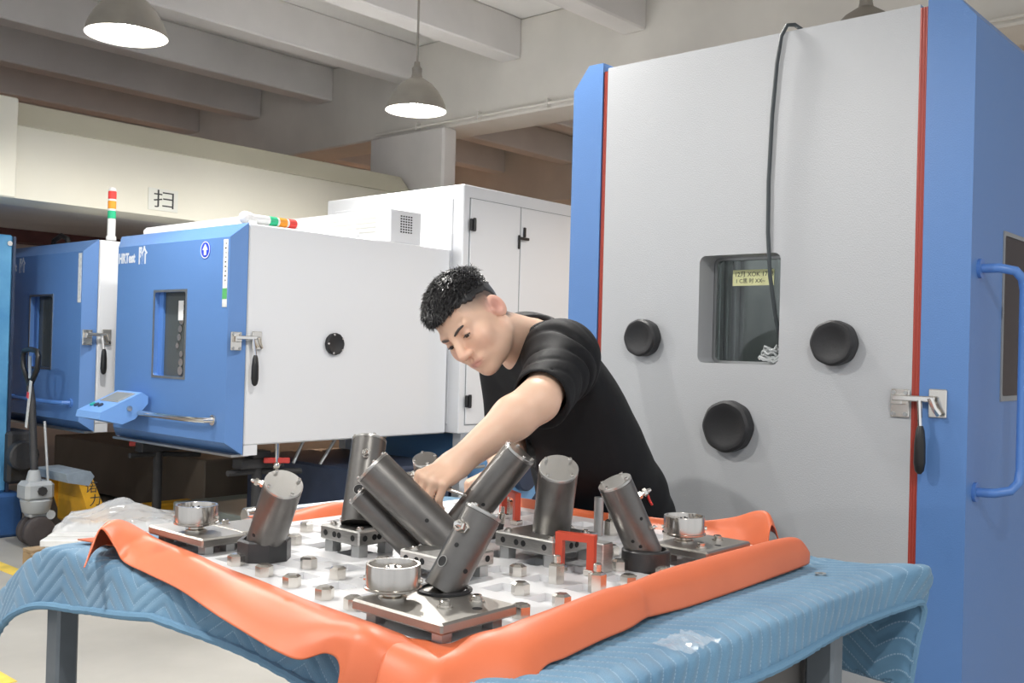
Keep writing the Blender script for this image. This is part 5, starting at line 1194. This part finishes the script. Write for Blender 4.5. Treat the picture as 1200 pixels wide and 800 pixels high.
    # hair: cap shell plus short strands
    def hair(p):
        q = (p - HC) @ HA.T; x = np.abs(q[:, 0])
        up = np.clip((q[:, 2] - 0.03) / 0.06, 0, 1); fr = np.clip((q[:, 1] - 0.02) / 0.07, 0, 1)
        th = 0.0024 + 0.0115 * up ** 1.3 + 0.006 * fr * up
        d = ellip(q, (0, -0.012, 0.034), (0.0745, 0.094, 0.083)) - th
        hl = np.interp(q[:, 1], [-0.11, -0.085, -0.055, -0.03, 0.0, 0.025, 0.05, 0.068, 0.085, 0.10], [-0.045, -0.03, 0.010, 0.038, 0.046, 0.048, 0.056, 0.062, 0.059, 0.055])
        hl = hl + 0.004 * np.sin(120 * q[:, 0]) * (q[:, 1] > 0.05) + 0.002 * np.sin(310 * q[:, 0]) + (0.0012 * np.sin(410 * q[:, 1] + 90 * q[:, 0]) + 0.0012 * np.sin(173 * q[:, 1] + 1.1)) * (q[:, 1] < 0.06)
        d = smax(d, (hl - q[:, 2]) * 0.8, 0.006)
        st = np.sin(230 * q[:, 0] + 40 * np.sin(30 * q[:, 1]) + 3 * np.sin(90 * q[:, 2])); return d - 0.0018 * st * up
    v, f = surface_net(hair, HC - [0.17, 0.17, 0.17], HC + [0.17, 0.17, 0.17], 0.0027); hm = mesh_part('hair', v, f, 'hair_black', t, 1)
    q = (v - HC) @ HA.T; rs = np.random.RandomState(7)
    top = np.where(q[:, 2] > np.interp(q[:, 1], [-0.1, -0.02, 0.03, 0.09], [0.03, 0.062, 0.066, 0.06]))[0]
    pick = rs.choice(top, 5200, replace=True); mb = MB(); c0 = np.array([0, -0.012, 0.034])
    for i in pick:
        p = q[i]; n = nrm((p - c0) / np.array([0.0745, 0.094, 0.083]) ** 2); x_ = rs.uniform(-1, 1)
        g = np.array([0.35 * x_ + 0.4 * p[0] / 0.07, 0.85, 0.1]) if p[1] > -0.05 else np.array([0.5 * x_, -0.4, 0.3])
        g = g - n * (g @ n); g = nrm(g) if np.linalg.norm(g) > 1e-3 else n
        up = np.clip((p[2] - 0.03) / 0.06, 0, 1); L = (0.007 + 0.016 * up) * rs.uniform(0.6, 1.2); r = 0.0011
        a = p - n * 0.004; b1 = a + nrm(n * (0.75) + g * 0.6 + rs.normal(0, 0.2, 3)) * L * 0.55; c1 = b1 + nrm(n * (0.25 * up) + g + rs.normal(0, 0.22, 3)) * L * 0.55
        s1 = nrm(np.cross(n, g)); s2 = nrm(np.cross(g, s1)); vs = []
        for pt, rr in ((a, r * 1.2), (b1, r)):
            for k in range(3):
                an = 2.094 * k; vs.append(pt + (s1 * math.cos(an) + s2 * math.sin(an)) * rr)
        vs.append(c1); vs = [tuple(HC + HA.T @ w) for w in vs]
        mb.add(vs, [(0, 1, 4, 3), (1, 2, 5, 4), (2, 0, 3, 5), (3, 4, 6), (4, 5, 6), (5, 3, 6)])
    tag(part('hair_strands', mb, 'hair_black', hm, fix=False), kind='stuff')
    return t
worker()
# slim tool held in the working hand
pk = WL + hd_f * 0.075 - hd_l * 0.02
tl = thing('hex_key', 'slim steel tool held in the working hand', 'tool', tuple(pk - hd_n * 0.05))
pa, pb_ = pk - hd_n * 0.012 - hd_l * 0.012, pk - hd_n * 0.004 - hd_l * 0.062
part('rod', MB().cyl(tuple(pa), tuple(pb_), 0.0042, n=12, ch=0.001), 'chrome', tl)
part('tip', MB().cyl(tuple(pb_), tuple(pb_ - hd_l * 0.008), 0.0026, n=10), 'nickel', tl)
part('grip', MB().cyl(tuple(pa + hd_l * 0.03), tuple(pa), 0.008, n=12, ch=0.002), 'black_plastic', tl)
